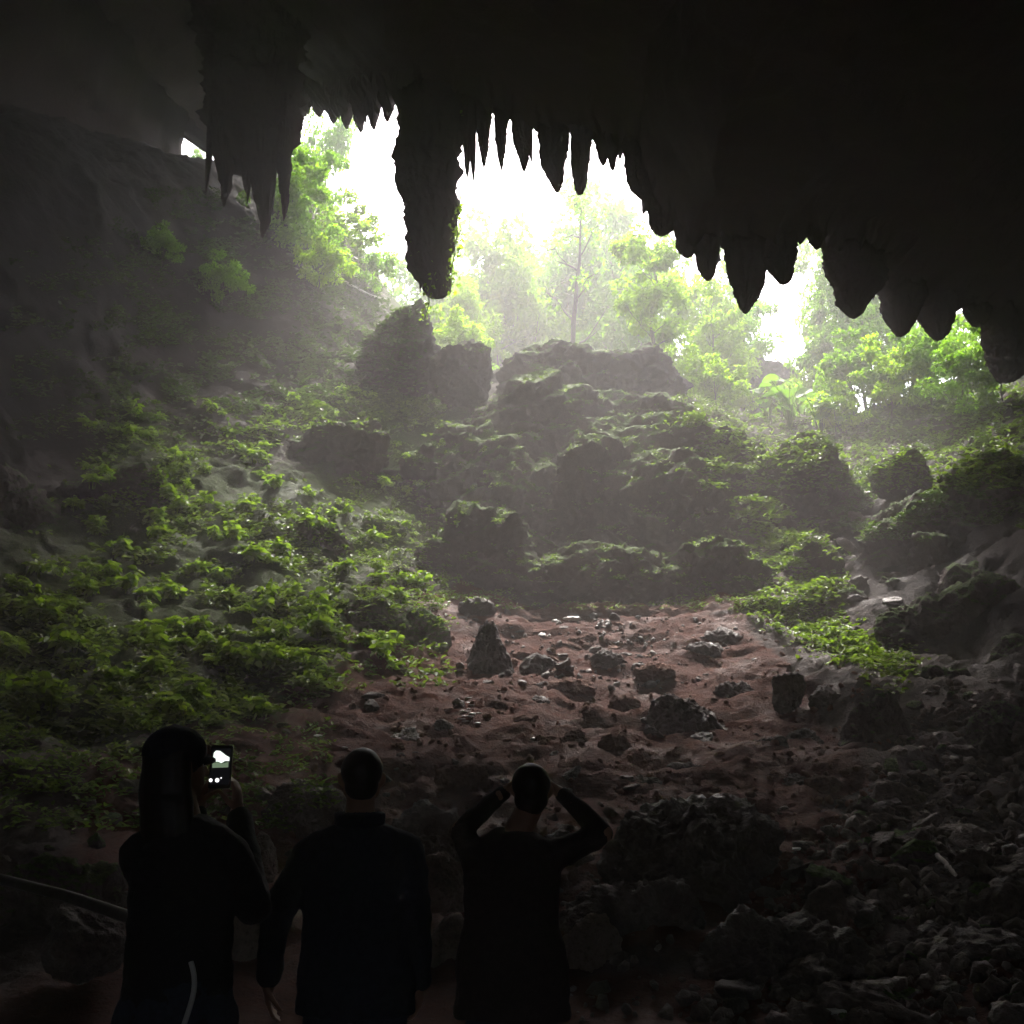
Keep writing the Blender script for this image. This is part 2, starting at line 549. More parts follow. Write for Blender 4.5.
# ------------------------------------------------------------------ stalactites
def stalactite(px, tip, hw, label, lean=0, blunt=.75, fork=None, dY=0, top=None):
    yb, Yd = lip_y(px)
    Yd = Yd + dY - .25
    if px < 300: Yd, yb = (36.6 if hw > 40 else 36.0), 84
    if top is not None: yb = top
    m = mpp(Yd) * 1.12
    a = at(px, yb, Yd)
    e = at(px + lean, tip, Yd)
    up = 1.5 if px >= 300 else 5.0
    Lz = a.z - e.z + up
    nr, na = 110, 72
    seed = px * 1.37
    t = np.linspace(0, 1, nr)
    tb = up / Lz
    tt = np.clip((t - tb) / (1 - tb), 0, 1)
    prof = (1 - tt ** 1.5) ** blunt
    prof = prof * np.where(t < tb, 1 + .55 * (1 - t / tb) ** 1.5, 1)
    ang = np.linspace(0, 2 * math.pi, na, endpoint=False)
    Tm, Am = np.meshgrid(t, ang, indexing='ij')
    pr = np.repeat(prof[:, None], na, 1)
    fq = max(1.0, hw * m / .36)
    fl = np.stack([np.cos(Am) * 1.6 + seed, np.sin(Am) * 1.6, Tm * Lz * .45], -1).reshape(-1, 3)
    fl2 = np.stack([np.cos(Am) * 3.2 * fq + seed, np.sin(Am) * 3.2 * fq, Tm * Lz * 1.5], -1).reshape(-1, 3)
    r = hw * m * pr * (1 + .42 * fbm(fl, 3).reshape(nr, na) + .46 * fbm(fl2, 4, .65).reshape(nr, na) + .13 * (ridged(np.stack([np.cos(Am) * 5 * fq + seed, np.sin(Am) * 5 * fq, Tm * Lz * .5], -1).reshape(-1, 3), 2) - .5).reshape(nr, na)) + .07 * (ridged(fl2 * np.array([1.4, 1.4, 2.2]), 3) - .5).reshape(nr, na) * sstep(0, .25, pr) + .012
    cx = (e.x - a.x) * np.clip((Tm - tb) / (1 - tb), 0, 1)
    wob = (fbm(np.stack([t * Lz * .5 + seed, t * 0 + 4, t * 0], 1), 4) * .75 * hw * m * np.clip((t - tb) * 4, 0, 1))[:, None]
    VX = cx + wob + r * np.cos(Am)
    VY = r * np.sin(Am) * .9
    VZ = up - Tm * Lz
    V = np.stack([VX, VY, VZ], -1).reshape(-1, 3)
    i = np.arange(nr * na).reshape(nr, na)
    j = np.roll(i, -1, 1)
    F = np.stack([i[:-1].ravel(), j[:-1].ravel(), j[1:].ravel(), i[1:].ravel()], 1)
    Vs, Fs = [V], [F]
    if fork:
        for (dx, ft, fw) in fork:   # side drips grown onto the same stone
            n2 = 26
            t2 = np.linspace(0, 1, n2)
            z0 = up - Lz * .35
            z1 = (at(px, ft, Yd).z - a.z)
            pr2 = (1 - t2 ** 1.6) ** .75 * (1 + .25 * fbm(np.stack([t2 * 4 + seed + dx, t2 * 0, t2 * 0 + dx], 1), 2)) * fw * m + .01
            A2, T2 = np.meshgrid(ang, t2)
            V2 = np.stack([dx * m * (.55 + .45 * T2) + pr2[:, None] * np.cos(A2), pr2[:, None] * np.sin(A2) - .05, z0 + (z1 - z0) * T2], -1).reshape(-1, 3)
            off = sum(len(v) for v in Vs)
            i = np.arange(n2 * na).reshape(n2, na)
            j = np.roll(i, -1, 1)
            Vs.append(V2)
            Fs.append(np.stack([i[:-1].ravel(), j[:-1].ravel(), j[1:].ravel(), i[1:].ravel()], 1) + off)
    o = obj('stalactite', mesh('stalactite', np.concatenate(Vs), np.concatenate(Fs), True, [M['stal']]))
    o.location = a
    tag(o, label, 'stalactite', 'stalactites along the cave lip')
    return o


STAL = [
    (251, 172, 43, 'added dark rock curtain masking the hazy roof behind the left cluster of stalactites', 0, .3, None),  # added slab, puts a dark shape over the hazy far roof
    (222, 207, 13, 'dark stalactite just right of the small leafy window in the rock', 2, .8, [(-9, 196, 6), (10, 200, 7)]),
    (246, 196, 9, 'short blunt stalactite filling the gap left of the long left hand stalactite', 0, .8, None),
    (266, 238, 17, 'longest stalactite of the left cluster, tapering to one point beside the leafy cliff', -3, .75, [(-12, 205, 7), (12, 214, 8)]),
    (284, 221, 10, 'narrow stalactite forming the left edge of the bright opening', 0, .85, None),
    (303, 118, 6, 'tiny drip at the top left corner of the bright opening', 0, .8, None),
    (318, 117, 6, 'second small drip from the top left corner of the opening', 0, .8, None),
    (333, 124, 6, 'short pointed drip above the pale cliff tree', 0, .8, None),
    (347, 129, 7, 'stubby drip above the bright sky, left of the paired drips', 0, .8, None),
    (360, 133, 7, 'longest of the little drips left of the great column', 1, .8, None),
    (374, 130, 6, 'little drip with blunt tip left of the last small one', 0, .8, None),
    (388, 122, 6, 'last small drip before the great hanging column', 0, .8, None),
    (431, 299, 30, 'great thick hanging column of rock with leafy vines, by far the largest stalactite', 0, .40, [(-20, 205, 11), (20, 225, 10), (-7, 292, 8), (8, 272, 12)]),
    (467, 179, 6, 'thin stalactite right beside the great hanging column', 0, .9, [(7, 182, 5)]),
    (484, 168, 7, 'short stalactite between two thin ones, right of the great column', 0, .8, None),
    (501, 171, 6, 'slim straight stalactite above the middle of the bright sky', 0, .9, None),
    (522, 172, 9, 'stalactite with two uneven points above the bright sky', 0, .8, [(9, 164, 4)]),
    (554, 193, 13, 'thick pointed stalactite left of its twin above the thin bare tree', 2, .7, None),
    (580, 195, 9, 'even blunt stalactite directly above the thin bare tree', 0, .45, None),
    (603, 166, 7, 'short stalactite right of the blunt one above the thin tree', 0, .8, None),
    (613, 171, 5, 'tiny drip in the notch left of the big sloping curtain', 0, .8, None),
    (640, 200, 11, 'curtain edge stalactite at the left end of the big sloping mass', 2, .7, None),
    (664, 236, 13, 'stone fringe above the dense yellow green tree', 0, .7, None),
    (686, 258, 9, 'short stump of rock right above the dense tree crown', 0, .7, None),
    (708, 281, 12, 'blunt tongue shaped stalactite right of the dense tree', 0, .6, [(-8, 266, 5)]),
    (747, 314, 19, 'long sharp stalactite with a single point right of the tongue shaped one', 0, .72, [(-11, 285, 6), (10, 278, 7)]),
    (780, 285, 16, 'broad stalactite with ragged double tip beside the long sharp one', 3, .62, [(-9, 274, 6)]),
    (816, 250, 8, 'small spike in the notch between the ragged one and the massive one', 0, .8, None),
    (855, 319, 27, 'massive wide stalactite tapering to a point above the right hand shrubs', 2, .72, [(-14, 285, 10), (14, 300, 9)]),
    (903, 337, 20, 'heavy stalactite with rounded tip right of the massive wide one', 0, .62, [(-11, 318, 7)]),
    (934, 341, 18, 'rounded stalactite touching the heavy one on its right side', 2, .66, [(8, 334, 7), (-9, 325, 6)]),
    (977, 327, 12, 'low stub hanging before the last stalactite at the right', 0, .55, None),
    (1011, 383, 22, 'rightmost stalactite, thick and cut short by the edge of the photo', 0, .42, None),
]
for (px, tip, hw, lab, lean, bl, fk) in STAL:
    stalactite(px, tip, hw, lab, lean, bl, fk)

# ------------------------------------------------------------------ boulders and outcrops
_ico = {}


def ico(sub):
    if sub not in _ico:
        bm = bmesh.new()
        bmesh.ops.create_icosphere(bm, subdivisions=sub, radius=1)
        bm.verts.ensure_lookup_table()
        _ico[sub] = (np.array([v.co[:] for v in bm.verts]), np.array([[v.index for v in f.verts] for f in bm.faces]))
        bm.free()
    return _ico[sub]


def rock_mesh(seed, sub, sc, mat, rough=1.0, ledge=0.0, planes=16, point=0, sharp=18):
    D, F = ico(sub)
    rg = np.random.default_rng(seed)
    nrm = rg.normal(size=(planes, 3))
    nrm /= np.linalg.norm(nrm, axis=1)[:, None]
    h = rg.uniform(.6, 1.0, planes) if sharp < 30 else rg.uniform(.5, .85, planes)
    acc = np.full(len(D), 1.0 if sharp < 30 else 1.3 ** -sharp)
    for k in range(planes):
        c = np.clip(D @ nrm[k], 1e-3, None)
        acc = acc + (h[k] / c) ** -sharp
    r = acc ** (-1 / sharp)
    s = np.asarray(sc, float)
    V = D * r[:, None]
    Vw = V * s
    ms = float(np.mean(s))
    q = Vw / ms
    disp = .20 * fbm(q * 1.3 + seed, 4) + .20 * (ridged(q * 2.1 + seed * 2, 5, .6) - .55) + .07 * (ridged(q * 6.5 + seed, 3) - .5)
    Vw = Vw + D * (disp * ms * rough)[:, None]
    if ledge:
        kz = Vw[:, 2] / (ledge) + .8 * fbm(q * .9 + seed, 3) * 2
        saw = (kz - np.floor(kz))
        k = 1 + .16 * (sstep(0, .75, saw) - sstep(.8, 1, saw)) - .06
        Vw[:, 0] *= k
        Vw[:, 1] *= k
    if point:
        k = 1 - point * sstep(-.4, 1.1, Vw[:, 2] / s[2])
        Vw[:, 0] *= k
        Vw[:, 1] *= k
    return mesh('rock', Vw, F, True, [mat])


def boulder(bb, Yd, label, mat='outcrop', sub=5, name='boulder', cat='boulder', depth=.8, sink=.25, roll=0, ledge=0, rough=1.0, seed=None, point=0, group=None):
    x0, y0, x1, y1 = bb
    c = at((x0 + x1) / 2, (y0 + y1) / 2, Yd)
    m = mpp(Yd)
    hx, hz = (x1 - x0) / 2 * m * 1.08, (y1 - y0) / 2 * m * 1.05
    seed = seed or int(x0 * 7 + y0 * 3)
    me = rock_mesh(seed, sub, (hx, max(.5 * hx, hx * depth), hz * (1 + sink)), M[mat], rough, ledge, point=point)
    o = obj(name, me)
    o.location = (c.x, c.y, c.z - hz * sink)
    o.rotation_euler = (0, R(roll), 0)
    return tag(o, label, cat, group)


boulder((352, 296, 444, 412), 38.5, 'tall hazy outcrop crowned by a knob, standing below the great hanging column', 'outcrop', 6, 'rock_outcrop', 'rock', .8, ledge=1.4)
boulder((425, 330, 494, 402), 37.8, 'rounded hazy outcrop just right of the tall knobbed one', 'outcrop', 6, 'rock_outcrop', 'rock', .8)
mo = boulder((405, 352, 770, 640), 36.2, 'huge dark mossy body of the central mound that carries the rock tiers', 'mossrock', 7, 'rock_mound', 'rock', .55, sink=.1, ledge=1.5, point=.25, rough=.8)
mo.rotation_euler.x = R(-32)
MG = 'stepped rock tiers of the central mound'
boulder((500, 345, 618, 412), 41, 'left half of the mound summit, behind it the thin bare tree', 'mossrock', 6, 'rock_tier', 'rock', .9, ledge=.9, roll=-8, group=MG)
boulder((572, 340, 690, 418), 41.5, 'highest summit block of the mound, below the dense yellow green tree', 'outcrop', 6, 'rock_tier', 'rock', .9, ledge=.9, roll=6, group=MG)
boulder((436, 380, 612, 484), 37.5, 'upper left tier of the mound with a mossy shelf', 'mossrock', 6, 'rock_tier', 'rock', .8, ledge=1.0, roll=-14, group=MG)
boulder((550, 380, 716, 500), 37, 'upper right tier of the mound, sheer and dark', 'outcrop', 6, 'rock_tier', 'rock', .8, ledge=1.1, roll=10, group=MG)
boulder((370, 432, 540, 548), 34, 'mossy shoulder on the left flank of the mound', 'mossrock', 6, 'rock_tier', 'rock', .8, ledge=.9, roll=-18, group=MG)
boulder((440, 452, 575, 604), 33, 'dark bulging face in the left middle of the mound', 'mossrock', 6, 'rock_tier', 'rock', .75, ledge=1.1, roll=9, group=MG)
boulder((525, 425, 675, 600), 33.2, 'broad dark middle face of the mound', 'outcrop', 6, 'rock_tier', 'rock', .7, ledge=1.3, roll=-5, group=MG)
boulder((586, 440, 735, 606), 32.6, 'steep right middle face of the mound beside the mossy gully', 'outcrop', 6, 'rock_tier', 'rock', .7, ledge=1.3, roll=16, group=MG)
boulder((395, 506, 560, 618), 30.2, 'lowest left tier of the mound with a green crest line', 'mossrock', 6, 'rock_tier', 'rock', .75, ledge=1.2, roll=-8, group=MG)
boulder((530, 548, 690, 620), 29.6, 'dark foot of the mound above the red earth', 'outcrop', 6, 'rock_tier', 'rock', .7, ledge=1.2, group=MG)
boulder((648, 532, 768, 616), 29.3, 'right foot of the mound with a grassy rim', 'mossrock', 6, 'rock_tier', 'rock', .7, ledge=1.2, roll=17, group=MG)
boulder((758, 436, 865, 530), 33, 'big rounded boulder in the gap right of the mound', 'outcrop', 6)
boulder((785, 432, 832, 462), 34, 'knob of rock on top of the big rounded boulder in the right gap', 'outcrop', 5)
boulder((728, 500, 800, 560), 32, 'wet angular boulder in the gully right of the mound', 'bare', 5)
boulder((790, 535, 850, 600), 29.5, 'dark boulder below the wet gully on the right', 'bare', 5)
boulder((852, 492, 968, 606), 29.3, 'large shadowed outcrop on the right slope under the ferny bank', 'outcrop', 6, 'rock_outcrop', 'rock', ledge=1.0)
boulder((932, 450, 1060, 585), 29, 'far right outcrop in shade below the rightmost stalactite', 'outcrop', 6, 'rock_outcrop', 'rock', ledge=1.0)
boulder((846, 575, 1060, 702), 23.6, 'low dark ledge at the right edge, halfway down', 'outcrop', 6, 'rock_outcrop', 'rock', .6)
for bb, Yd, lab in [((872, 446, 935, 500), 32, 'shaded boulder on the right bank above the large outcrop'), ((800, 575, 868, 632), 27, 'dark boulder just above the green ridge on the right'),
                    ((938, 560, 1010, 625), 26, 'dark boulder leaning on the low ledge at the right edge'), ((905, 525, 960, 580), 27.5, 'dark lump in front of the large shadowed outcrop'),
                    ((985, 640, 1050, 705), 21, 'black boulder at the right edge above the greenish one'), ((915, 660, 975, 712), 20.5, 'black boulder right of the tall black outcrop')]:
    boulder(bb, Yd, lab, 'outcrop', 5, rough=1.3)
for k, (px, py, w, Yd) in enumerate([(610, 660, 40, 23.5), (655, 672, 46, 22.5), (705, 655, 44, 24), (735, 690, 40, 21.5), (625, 705, 34, 20.8), (690, 775, 60, 17.2), (640, 790, 70, 16.2), (575, 775, 56, 16.8),
                                     (540, 705, 36, 20.5), (720, 640, 50, 25), (590, 640, 36, 25), (800, 740, 44, 18.5), (830, 700, 40, 20), (760, 835, 60, 14.6), (690, 815, 64, 15), (505, 800, 60, 15.5), (470, 760, 40, 17),
                                     (405, 740, 40, 18), (560, 840, 70, 13.6), (820, 790, 50, 16.2), (860, 820, 56, 14.8), (800, 860, 60, 13.2)]):
    hh = w * (.42 + .2 * ((k * 7) % 5) / 5)
    boulder((px - w / 2, py - hh / 2, px + w / 2, py + hh / 2), Yd + .2, 'broken dark boulder half sunk in the red earth', ('bare', 'red', 'bare')[k % 3], 5, rough=1.45, seed=900 + k, group='boulders half sunk in the red earth', sink=.35)
boulder((455, 614, 518, 708), 23, 'pointed upright boulder like a tooth at the head of the red earth', 'bare', 6, sink=.15, point=.62, depth=.9)
boulder((458, 598, 494, 618), 26, 'flat slab lying behind the pointed boulder', 'bare', 5)
boulder((520, 655, 560, 695), 23, 'dark boulder right beside the pointed one', 'bare', 5)
boulder((548, 678, 596, 702), 21.8, 'low flat boulder on the red earth right of the pointed one', 'red', 5)
boulder((634, 684, 722, 762), 20, 'large slanting dark boulder in the red earth', 'bare', 6, rough=1.1)
boulder((733, 730, 798, 792), 18.3, 'dark wedge boulder lower right of the large slanting one', 'bare', 6)
boulder((742, 776, 838, 826), 16.8, 'long shadowed boulder at the foot of the red earth, right side', 'bare', 6)
boulder((770, 668, 806, 712), 20.5, 'small dark boulder high on the right of the red earth', 'bare', 5)
boulder((842, 690, 916, 800), 18.5, 'tall black outcrop at the right end of the leafy ridge', 'outcrop', 6, 'rock_outcrop', 'rock')
boulder((429, 720, 456, 741), 18.8, 'small round boulder alone on bare red earth', 'bare', 5)
boulder((560, 728, 592, 748), 18.5, 'small boulder with a pale chip beside it on the red earth', 'red', 5)
boulder((596, 734, 632, 754), 18, 'brown flat boulder on the red earth above the third person', 'red', 5)
boulder((436, 762, 494, 800), 15.5, 'mottled boulder between the second and third person', 'red', 6)
boulder((505, 600, 700, 640), 28.3, 'low red brown sill of rock along the foot of the mound', 'red', 6, 'rock_outcrop', 'rock', .4)
boulder((262, 770, 348, 840), 13, 'angular dark boulder behind the head of the middle person', 'bare', 6)
boulder((378, 806, 475, 862), 13, 'dark ledge between the middle and the right person', 'bare', 6, 'rock_outcrop', 'rock')
boulder((600, 800, 782, 930), 11.2, 'huge foreground boulder right of the person with raised arms', 'bare', 6, sink=.2, rough=1.2)
boulder((570, 862, 720, 990), 9.9, 'second huge foreground boulder, lower and nearer, right of the person with raised arms', 'bare', 6, sink=.2, rough=1.1)
boulder((660, 925, 862, 1010), 9.3, 'long low foreground boulder at the bottom edge of the slope', 'bare', 6, rough=1.2)
boulder((556, 916, 618, 975), 9.2, 'pale boulder close by the hip of the right person', 'pale', 5)
boulder((412, 855, 470, 920), 10.5, 'brown boulder low between the middle and the right person', 'pale', 5)
boulder((420, 915, 470, 985), 9.2, 'pale mottled boulder lowest between the middle and the right person', 'pale', 5)
boulder((235, 835, 280, 880), 11, 'boulder between the first and the middle person, upper one', 'pale', 5)
boulder((232, 895, 275, 965), 9.2, 'boulder between the first and the middle person, lower one', 'pale', 5)
boulder((30, 742, 85, 784), 15, 'dark boulder low on the left slope above the handrail', 'bare', 5)
boulder((92, 758, 142, 790), 14.5, 'dark slab left of the first person at head height', 'bare', 5)
boulder((0, 860, 130, 940), 9.8, 'mossy boulder behind the handrail at the left edge', 'mossrock', 6)
boulder((40, 902, 130, 960), 8.6, 'worn boulder under the handrail', 'bare', 5)
boulder((835, 842, 900, 890), 13, 'mossy boulder at the edge of the rubble on the right', 'mossrock', 5)
boulder((968, 700, 1030, 760), 17, 'greenish boulder above the rubble at the right edge', 'mossrock', 6)
boulder((880, 830, 960, 870), 13.5, 'greenish slab beside the pale stick', 'mossrock', 5)
boulder((240, 415, 405, 510), 34, 'big shadowed outcrop with a leafy crest, left of the mound', 'outcrop', 6, 'rock_outcrop', 'rock', .7, ledge=1.2)
boulder((255, 520, 350, 580), 28.5, 'dark outcrop below the leafy crest on the left', 'outcrop', 6, 'rock_outcrop', 'rock', .7)
boulder((60, 455, 190, 530), 28, 'shadowed outcrop between the plant bands of the left slope', 'outcrop', 6, 'rock_outcrop', 'rock', .7)
boulder((-40, 460, 70, 600), 26, 'black outcrop at the left edge above the plants', 'outcrop', 6, 'rock_outcrop', 'rock', .7)
boulder((330, 600, 410, 660), 24.5, 'plant covered boulder left of the pointed one', 'mossrock', 6)
boulder((385, 610, 460, 672), 24, 'crumbly brown boulder left beside the pointed one', 'mossrock', 6)
boulder((740, 350, 812, 440), 56, 'hazy grey rock mass far out in the right gap of the opening', 'outcrop', 6, 'rock_outcrop', 'rock')

bpy.context.view_layer.update()
DG = bpy.context.evaluated_depsgraph_get()
ORI = Vector((0, 0, CAM_Z))


def hit(px, py):
    d = ray(px, py).normalized()
    ok, loc, nor, idx, ob, mtx = SC.ray_cast(DG, ORI, d)
    return (loc, nor, ob) if ok else None


def drop(x, y, z0=60.0):
    # ground height below, ignoring the cave roof
    o = Vector((x, y, z0))
    for _ in range(6):
        ok, loc, nor, idx, ob, mtx = SC.ray_cast(DG, o, Vector((0, 0, -1)))
        if not ok:
            return None
        if ob.name.startswith(('cave_ceiling', 'stalactite')):
            o = loc - Vector((0, 0, .01))
            continue
        return loc, nor, ob
    return None


def th(x, y):
    return float(terrain_h(np.array([x]), np.array([y]))[0])


# ------------------------------------------------------------------ rubble stones
def stone_protos(mat, n, seed):
    out = []
    for k in range(n):
        rg = random.Random(seed + k)
        out.append(rock_mesh(seed + k, 4, (rg.uniform(.8, 1.5), rg.uniform(.7, 1.1), rg.uniform(.45, .8)), M[mat], 1.0, planes=15, sharp=34))
    return out


SG = {m: stone_protos(m, 5, 300 + k * 20) for k, m in enumerate(('bare', 'red', 'mossrock', 'rubble'))}


def scatter_stones(n, poly, size, mats, label, group, seed):
    rg = random.Random(seed)
    cnt = tries = 0
    while cnt < n and tries < n * 12:
        tries += 1
        px, py = poly(rg)
        h = hit(px, py)
        if not h or not h[2].name.startswith('terrain'):
            continue
        o = bpy.data.objects.new('stone', rg.choice(SG[rg.choice(mats)]))
        COL.objects.link(o)
        s = size(rg)
        o.scale = (s, s * rg.uniform(.8, 1.2), s * rg.uniform(.7, 1.1))
        o.rotation_euler = (rg.uniform(-.4, .4), rg.uniform(-.4, .4), rg.uniform(0, 6.28))
        o.location = h[0] - Vector((0, 0, s * .12))
        tag(o, label, 'stone', group)
        cnt += 1


def right_poly(rg):
    py = 680 + 344 * rg.random() ** .9
    lo = np.interp(py, [680, 800, 850, 1024], [930, 860, 800, 700])
    return lo + (1030 - lo) * rg.random(), py


STONES = [
    (190, right_poly, lambda r: r.uniform(.05, .12) if r.random() < .75 else r.uniform(.13, .30), ['rubble', 'rubble', 'bare', 'mossrock'],
     'loose grey stone in the rubble that covers the lower right slope', 'rubble on the lower right slope', 5),
    (70, lambda r: (r.uniform(360, 800), r.uniform(620, 860)), lambda r: r.uniform(.05, .11) if r.random() < .8 else r.uniform(.12, .22), ['red', 'bare'],
     'small stone lying loose on the red earth in the middle', 'stones on the red earth', 6),
    (26, lambda r: (r.gauss(580, 45), r.uniform(612, 672)), lambda r: r.uniform(.08, .22), ['bare', 'red'],
     'grey stone in the rocky spill at the foot of the mound', 'stones at the foot of the mound', 8),
    (34, lambda r: (r.uniform(0, 300), r.uniform(720, 900)), lambda r: r.uniform(.07, .2), ['bare', 'mossrock'],
     'earthy stone on the dark ground low at the left', 'stones low on the left', 9),
    (24, lambda r: (r.uniform(740, 900), r.uniform(480, 600)), lambda r: r.uniform(.15, .4), ['bare', 'bare', 'mossrock'],
     'wet stone in the gully right of the mound', 'stones in the right gully', 10),
]
for s in STONES:
    scatter_stones(*s)


def gravel(name, n, poly, seed, mat, lo, hi):
    rg = random.Random(seed)
    nr = np.random.default_rng(seed)
    D, F = ico(1)
    Vs, Fs, o = [], [], 0
    tries = 0
    while len(Vs) < n and tries < n * 3:
        tries += 1
        px, py = poly(rg)
        h = hit(px, py)
        if not h or not h[2].name.startswith('terrain'):
            continue
        s = lo + (hi - lo) * rg.random() ** 3
        q = np.linalg.qr(nr.normal(size=(3, 3)))[0]
        d = D * (1 + nr.uniform(-.28, .12, (len(D), 1)))
        v = (d * np.array([1.25, .95, .6])) @ q * s + np.array(h[0])
        Vs.append(v)
        Fs.append(F + o)
        o += len(v)
    tag(obj(name, mesh(name, np.concatenate(Vs), np.concatenate(Fs), False, [M[mat]])), kind='stuff')


def mid_poly(rg):
    py = 612 + 290 * rg.random()
    lo = np.interp(py, [612, 690, 760, 900], [450, 340, 300, 250])
    hi = np.interp(py, [612, 700, 900], [760, 900, 860])
    return lo + (hi - lo) * rg.random(), py


gravel('gravel', 1300, mid_poly, 61, 'red', .012, .085)
gravel('rubble', 1700, lambda r: right_poly(r) if r.random() < .8 else (r.uniform(540, 1030), r.uniform(800, 1024)), 62, 'rubble', .015, .11)
gravel('spill', 220, lambda r: (r.gauss(590, 55), r.uniform(610, 690)), 63, 'bare', .02, .12)


# ------------------------------------------------------------------ leaves
def leaf_quads(C, Dv, Nv, Ln, Wd, fold=.18):
    # C base points, Dv direction, Nv normal: 6-vertex leaves as two quads folded along the midrib
    S = np.cross(Dv, Nv)
    S /= np.linalg.norm(S, axis=1)[:, None] + 1e-9
    L_, W_ = Ln[:, None], Wd[:, None]
    b = C
    m1 = C + Dv * L_ * .3
    m2 = C + Dv * L_ * .68 - Nv * L_ * .05
    t = C + Dv * L_ - Nv * L_ * .18
    k = fold * W_
    v = np.stack([b, m1 + S * W_ * .5 + Nv * k, m2 + S * W_ * .42 + Nv * k, t, m2 - S * W_ * .42 + Nv * k, m1 - S * W_ * .5 + Nv * k], 1).reshape(-1, 3)
    n = len(C)
    o = np.arange(n)[:, None] * 6
    f = np.concatenate([o + np.array([[0, 1, 2, 3]]), o + np.array([[0, 3, 4, 5]])])
    return v, f


def unit(a):
    return a / (np.linalg.norm(a, axis=-1)[..., None] + 1e-9)


def tube(pts, rad, na=7):
    pts = np.asarray(pts, float)
    n = len(pts)
    rad = np.broadcast_to(np.asarray(rad, float), (n,))
    t = unit(np.gradient(pts, axis=0))
    ref = np.array([0.31, 0.2, 0.93])
    if abs(t[0] @ ref) > .9: ref = np.array([1, 0.1, 0])
    u = unit(np.cross(t, ref))
    w = np.cross(t, u)
    a = np.linspace(0, 2 * math.pi, na, endpoint=False)
    V = pts[:, None] + rad[:, None, None] * (np.cos(a)[None, :, None] * u[:, None] + np.sin(a)[None, :, None] * w[:, None])
    i = np.arange(n * na).reshape(n, na)
    j = np.roll(i, -1, 1)
    F = np.stack([i[:-1].ravel(), j[:-1].ravel(), j[1:].ravel(), i[1:].ravel()], 1)
    V = V.reshape(-1, 3)
    # pointed end caps
    V = np.concatenate([V, pts[:1], pts[-1:]])
    c0, c1 = n * na, n * na + 1
    F = np.concatenate([F, np.stack([j[0], i[0], np.full(na, c0), np.full(na, c0)], 1)[:, [0, 1, 2, 2]] if False else np.zeros((0, 4), int)])
    return V[:n * na], F


def join(parts):
    Vs, Fs, o = [], [], 0
    for v, f in parts:
        Vs.append(v)
        Fs.append(f + o)
        o += len(v)
    return np.concatenate(Vs), np.concatenate(Fs)


def plant_mesh(seed, nstem, hgt, lf, per):
    rg = np.random.default_rng(seed)
    C, D, Nn, Ls = [], [], [], []
    stems = []
    for s in range(nstem):
        a = rg.uniform(0, 6.28)
        lean = rg.uniform(.1, .7)
        d = unit(np.array([math.cos(a) * lean, math.sin(a) * lean, 1.0]))
        h = hgt * rg.uniform(.5, 1.1)
        p0 = np.array([math.cos(a), math.sin(a), 0]) * rg.uniform(0, .08)
        tip = p0 + d * h
        stems.append(tube([p0 - d * .05, p0 + d * h * .5, tip], [.012, .009, .005], 5))
        for k in range(per):
            b = a + rg.uniform(-1, 1) + k * 2.399
            ld = unit(np.array([math.cos(b), math.sin(b), rg.uniform(-.75, .5)]))
            nv = np.array([-ld[0] * ld[2], -ld[1] * ld[2], 1.0]) + rg.normal(0, .5, 3)
            nv = unit(nv - ld * (nv @ ld))
            C.append(p0 + d * h * rg.uniform(.55, 1))
            D.append(ld)
            Nn.append(nv)
            Ls.append(lf * rg.uniform(.6, 1.2))
    Ls = np.array(Ls)
    lv = leaf_quads(np.array(C), np.array(D), np.array(Nn), Ls, Ls * .55)
    return lv, join(stems)


def plant_proto(name, seed, nstem, hgt, lf, per, mat):
    lv, st = plant_mesh(seed, nstem, hgt, lf, per)
    return (mesh('foliage', *lv, False, [M[mat]]), mesh('stem', *st, True, [M['cover']]))


PP = [plant_proto('plant', 20 + k, 5 + k % 3, .42, .2, 8, 'leafA') for k in range(5)]


def put_plant(protos, loc, s, rz, name, label, cat, group, tilt=0):
    fo, st = random.choice(protos)
    r = empty(name, loc, label, cat, group)
    r.rotation_euler = (tilt, 0, rz)
    r.scale = (s, s, s)
    obj('foliage', fo, r)
    obj('stem', st, r)
    return r


def zone_points(n, poly, seed, thr=-9, sc=.02, need=None):
    rg = random.Random(seed)
    pts = []
    tries = 0
    while len(pts) < n and tries < n * 40:
        tries += 1
        px, py = poly(rg)
        if thr > -5:
            v = fbm(np.array([[px * sc, py * sc * 1.6, seed]]), 3)[0]
            if v < thr:
                continue
        h = hit(px, py)
        if not h or h[2].name.startswith(('cave_ceiling', 'stalactite', 'stone')):
            continue
        if need and not need(h):
            continue
        pts.append((h[0], h[1], px, py))
    return pts


def left_poly(rg):
    while True:
        px, py = rg.uniform(-10, 345), rg.uniform(398, 735)
        lo = np.interp(px, [0, 20, 60, 130, 230, 250, 300, 345], [590, 560, 425, 402, 398, 430, 520, 600])
        hi = np.interp(px, [0, 100, 200, 300, 345], [730, 735, 730, 710, 690])
        if not lo < py < hi: continue
        if px < 90 and 470 < py < 570 and rg.random() < .9: continue
        return px, py


def crest_poly(rg):
    t = rg.random()
    return 255 + t * 190 + rg.gauss(0, 4), 430 - 25 * math.sin(t * 2.6) + rg.gauss(0, 9)


